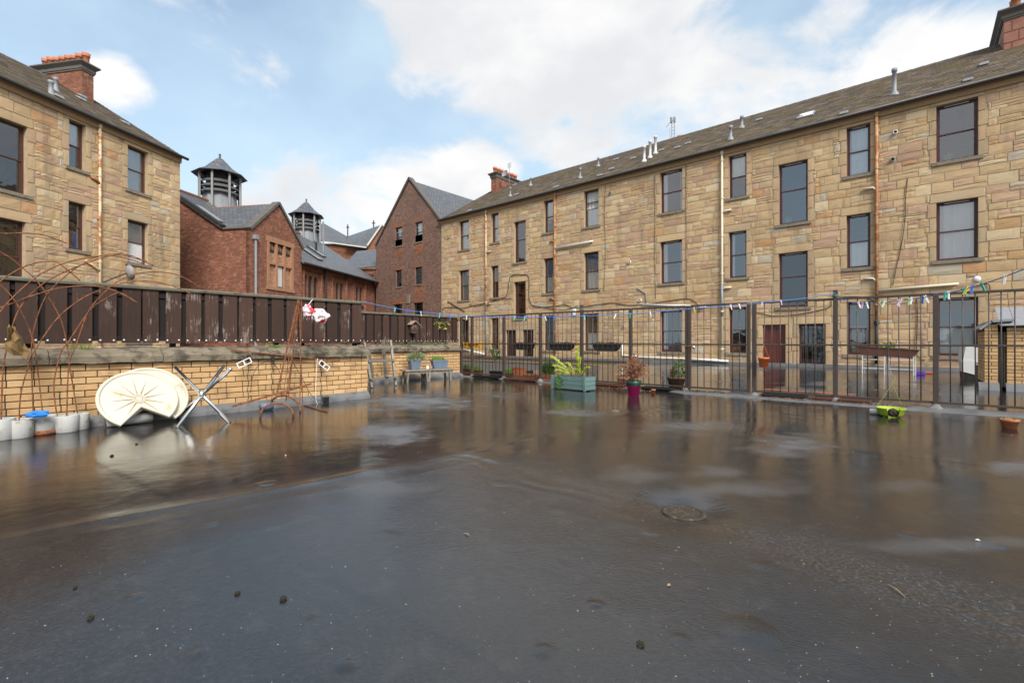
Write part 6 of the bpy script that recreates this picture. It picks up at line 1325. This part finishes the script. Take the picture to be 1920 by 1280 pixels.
for k in range(5):
    for j in range(9): m = MB(); y0_, z0_ = -.12 + k * .18, 1.46 + k * .085; x_ = xd1 - .12 + j * .24; slab(m, (x_, y0_, z0_), (x_ + .232, y0_, z0_), (x_ + .232, y0_ + .22, z0_ + .104), (x_, y0_ + .22, z0_ + .104), .022); m.build('roof_tile', M_greytile, st)
m = MB(); m.box(xd1 + .02, xr, .1, 1.6, 1.4, 1.455); m.build('wall_plate', M_lead, st)
# ================================================================ clothes lines and pegs
PEGC = {'green': (.05, .42, .30), 'blue': (.04, .16, .55), 'white': (.75, .75, .73), 'yellow': (.75, .55, .05), 'pink': (.72, .45, .58), 'teal': (.12, .5, .5), 'lime': (.35, .62, .12), 'pale': (.5, .62, .6)}
for k, c in PEGC.items(): simple('peg_' + k, c, .45, var=.05)
def peg_mesh(cn):
    m = MB()
    for s in (-1, 1): m.prism([(s * .0015, -.062), (s * .006, -.060), (s * .0075, -.01), (s * .010, .016), (s * .006, .018), (s * .001, -.008)][::s], -.0055, .0055, 'y')
    m.box(-.008, .008, -.006, .006, -.022, -.018); return m.mesh('peg', MC['peg_' + cn])
PEGM = {k: peg_mesh(k) for k in PEGC}
def line3(label, pts, mat, r_):
    sp = smooth_path(pts, 8); m = MB(); m.tube(sp, r_, 5); o = m.build('clothes_line', mat, None, True); tag(o, label, 'clothes line'); return sp
def at_px(sp, px):
    for a, b in zip(sp, sp[1:]):
        pa, pb = proj(a)[0], proj(b)[0]
        if min(pa, pb) <= px <= max(pa, pb): return a.lerp(b, (px - pa) / (pb - pa + 1e-9))
    return sp[len(sp) // 2]
A = Vector((LW_U - .1, CORN_V, 1.88)); B = Vector((PU2[1], RAIL_V - .04, 1.97))
def Lp_(t_, z_): p = A.lerp(B, t_); p.z = z_; return p
def zfor(t_, y): p = A.lerp(B, t_); Yd = -S_ * p.x + C_ * p.y; return CH + (HY - y) / F * Yd
def tpx(px):
    lo, hi = 0, 1
    for _ in range(40):
        mi = (lo + hi) / 2
        if proj(A.lerp(B, mi))[0] < px: lo = mi
        else: hi = mi
    return lo
keys = [(700, 570), (760, 581), (820, 588), (870, 592), (940, 594), (1015, 594), (1100, 592), (1190, 588), (1290, 579), (1400, 570), (1500, 560)]
s1 = line3('blue washing line strung from the tall fence to the railing post', [A] + [Lp_(tpx(x_), zfor(tpx(x_), y_)) for x_, y_ in keys] + [B], M_line, .0055)
E2 = W(4.6, 3.2, 2.02); Ac = W(5.84, 8.51, 1.86)
def L2(t_, z_): p = Ac.lerp(E2, t_); p.z = z_; return p
s2 = line3('violet blue washing line crowded with pegs rising to the right edge', [Vector((PU2[1], RAIL_V - .04, 1.9)), L2(.12, 1.75), L2(.276, 1.675), L2(.5, 1.665), L2(.63, 1.70), L2(.75, 1.79), L2(1.0, 2.03), L2(1.3, 2.4)], M_line2, .0055)
nm1 = [(741, 'teal', 'near the tall fence end'), (764, 'blue', 'above the back fence, second from the fence end'), (789, 'pale', 'above the bird box'), (825, 'teal', 'above the right part of the back fence'), (843, 'blue', 'where the back fence meets the railing'), (875, 'white', 'beside the first railing post'), (966, 'green', 'left of the second pair over the rail'), (984, 'teal', 'right of the second pair over the rail'), (1022, 'white', 'left of the black trough over the green planter'), (1040, 'blue', 'beside the rusty downpipe'), (1096, 'teal', 'beside the tall post with line ties'), (1154, 'white', 'between tall post and dead conifer'), (1181, 'green', 'above the dead conifer'), (1219, 'white', 'right of the dead conifer'), (1301, 'yellow', 'at the hinge side of the gate'), (1370, 'white', 'left of the pair over the gate'), (1386, 'white', 'right of the pair over the gate'), (1429, 'pale', 'above the red door'), (1464, 'pink', 'right of the red door')]
for px, c, w in nm1:
    p = at_px(s1, px); o = link('clothes_peg', PEGM[c], None, loc=p, rot=(R(rng.uniform(-8, 8)), R(rng.uniform(-25, 25)), R(rng.uniform(20, 70)))); o.scale = (1.3,) * 3; tag(o, '%s clothes peg on the blue line %s' % (c, w), 'clothes peg', 'pegs on the blue line')
for k, (px, c, w) in enumerate(((1610, 'white', 'first of the sagging cluster after the tall post'), (1617, 'pink', 'second after the tall post'), (1625, 'white', 'third after the tall post'), (1650, 'yellow', 'in the cluster by the rusty downpipe'), (1654, 'green', 'in the cluster by the rusty downpipe'), (1658, 'white', 'in the cluster by the rusty downpipe'), (1684, 'pink', 'left in the pale pair above the white table legs'), (1690, 'white', 'right in the pale pair above the white table legs'), (1705, 'lime', 'left of the post before the large window'), (1709, 'white', 'left of the post before the large window'), (1731, 'blue', 'at the post before the large window'), (1735, 'white', 'at the post before the large window'), (1772, 'green', 'right of the post before the large window'), (1778, 'pale', 'right of the post before the large window'), (1806, 'green', 'in the bright cluster over the large window'), (1814, 'yellow', 'in the bright cluster over the large window'), (1823, 'blue', 'in the bright cluster over the large window'), (1841, 'green', 'rightmost of the bright cluster, by the round lamp'), (1884, 'white', 'nearest the right edge'))):
    p = at_px(s2, px); o = link('clothes_peg', PEGM[c], None, loc=p, rot=(R(rng.uniform(-15, 15)), R(rng.uniform(-35, 35)), R(rng.uniform(20, 70)))); o.scale = (1.35,) * 3; tag(o, '%s peg on the violet line %s' % (c, w), 'clothes peg', 'pegs on the violet line')
for u, lab in ((PU[4], 'frayed green twine tied to the tall railing post above the green planter'), (PU2[1], 'frayed line knot tied to the tall railing post right of the red door')):
    m = MB(); r = random.Random(int(u * 10))
    for k in range(3): m.tube([(u + .045 * math.cos(a) * (1.1 + .1 * k), RAIL_V + .045 * math.sin(a) * (1.1 + .1 * k), 1.91 + .012 * k + .006 * math.sin(3 * a)) for a in np.linspace(0, 6.28, 13)], .006, 5)
    for k in range(7): a = r.uniform(0, 6.28); m.tube([(u + .05 * math.cos(a), RAIL_V + .05 * math.sin(a), 1.92), (u + .13 * math.cos(a), RAIL_V + .13 * math.sin(a), 1.92 + r.uniform(-.08, .06))], .004, 4)
    o = m.build('twine_knot', M_gleaf); tag(o, lab, 'twine')
# ================================================================ debris
rr = random.Random(99)
for k, (px, py, rad, lab) in enumerate(((531, 1110, .014, 'largest dark moss lump on the near deck'), (445, 1102, .010, 'dark moss lump left of the largest one'), (170, 1152, .011, 'dark moss lump near the lower left corner'), (1201, 1181, .013, 'dark green moss lump at the lower centre right'), (141, 1100, .008, 'small dark moss crumb at the left edge'), (210, 854, .014, 'dark moss lump on the deck below the cream trays'), (256, 832, .012, 'dark moss crumb between trays and chrome base'), (707, 1275, .012, 'dark moss lump at the bottom edge of the picture'))):
    q = fl(G(px, py), rad * .35); o = crumple('moss_lump', lab, 'moss', q, rad, M_moss, 40 + k, (1, 1, .8), .9); o['group'] = 'moss lumps on the deck'
for k, (px, py, L_, a, mt, lab) in enumerate(((875, 992, .045, 0, M_tan, 'short pale wood splinter on the deck before the drain'), (1155, 770, .12, .4, M_binpale, 'pale stick on the deck before the dead conifer'), (1680, 1086, .10, 2.2, M_tan, 'curved straw on the right part of the deck'), (1254, 1076, .02, 1, M_tan, 'tiny wood chip below the drain'), (1833, 1005, .02, 0, M_white, 'small white pebble on the right part of the deck'), (535, 854, .02, 0, M_white, 'small crumpled white scrap below the chrome base'))):
    q = fl(G(px, py), .006); m = MB(); m.tube([Vector((-L_ / 2 * math.cos(a), -L_ / 2 * math.sin(a), 0)), Vector((0, .004, .003)), Vector((L_ / 2 * math.cos(a), L_ / 2 * math.sin(a), 0))], [.0015, .0028 if L_ > .03 else .006, .0015], 6); o = m.build('litter', mt); o.location = q; tag(o, lab, 'litter')
m = MB()
for k in range(420):
    z_ = rr.random(); px, py = rr.uniform(-50, 1970), 720 + 560 * rr.random() ** 1.3
    if rr.random() < .5: px = rr.gauss(1250 + (py - 900) * 1.2, 260); 
    q = G(px, py)
    if q.x < LW_U + .15 or q.y > RAIL_V - .3 or (q.x < LW2_U + .2): continue
    if q.x < LW_U + .1 and q.y < CORN_V: continue
    s = rr.uniform(.0010, .0026) * (1.9 if py < 850 else 1); a = rr.uniform(0, 6.28); c = Vector((q.x, q.y, dz(q)))
    e = Vector((math.cos(a), math.sin(a), 0)) * s * rr.uniform(1, 2); f_ = Vector((-math.sin(a), math.cos(a), 0)) * s
    m.add([c + e, c + f_, c - e, c - f_, c + Vector((0, 0, s * .8))], [(0, 1, 4), (1, 2, 4), (2, 3, 4), (3, 0, 4)])
m.build('grit_specks', M_speck, kind='stuff')

for o in list(bpy.data.objects):
    if o.parent is not None and o.name.split('.')[0] in ('foliage', 'leaves', 'needles', 'twigs', 'stems', 'dead_plants', 'seedlings', 'ivy', 'moss_fringe', 'blades', 'dry_grass', 'house_plant', 'ribs'): o['kind'] = 'stuff'
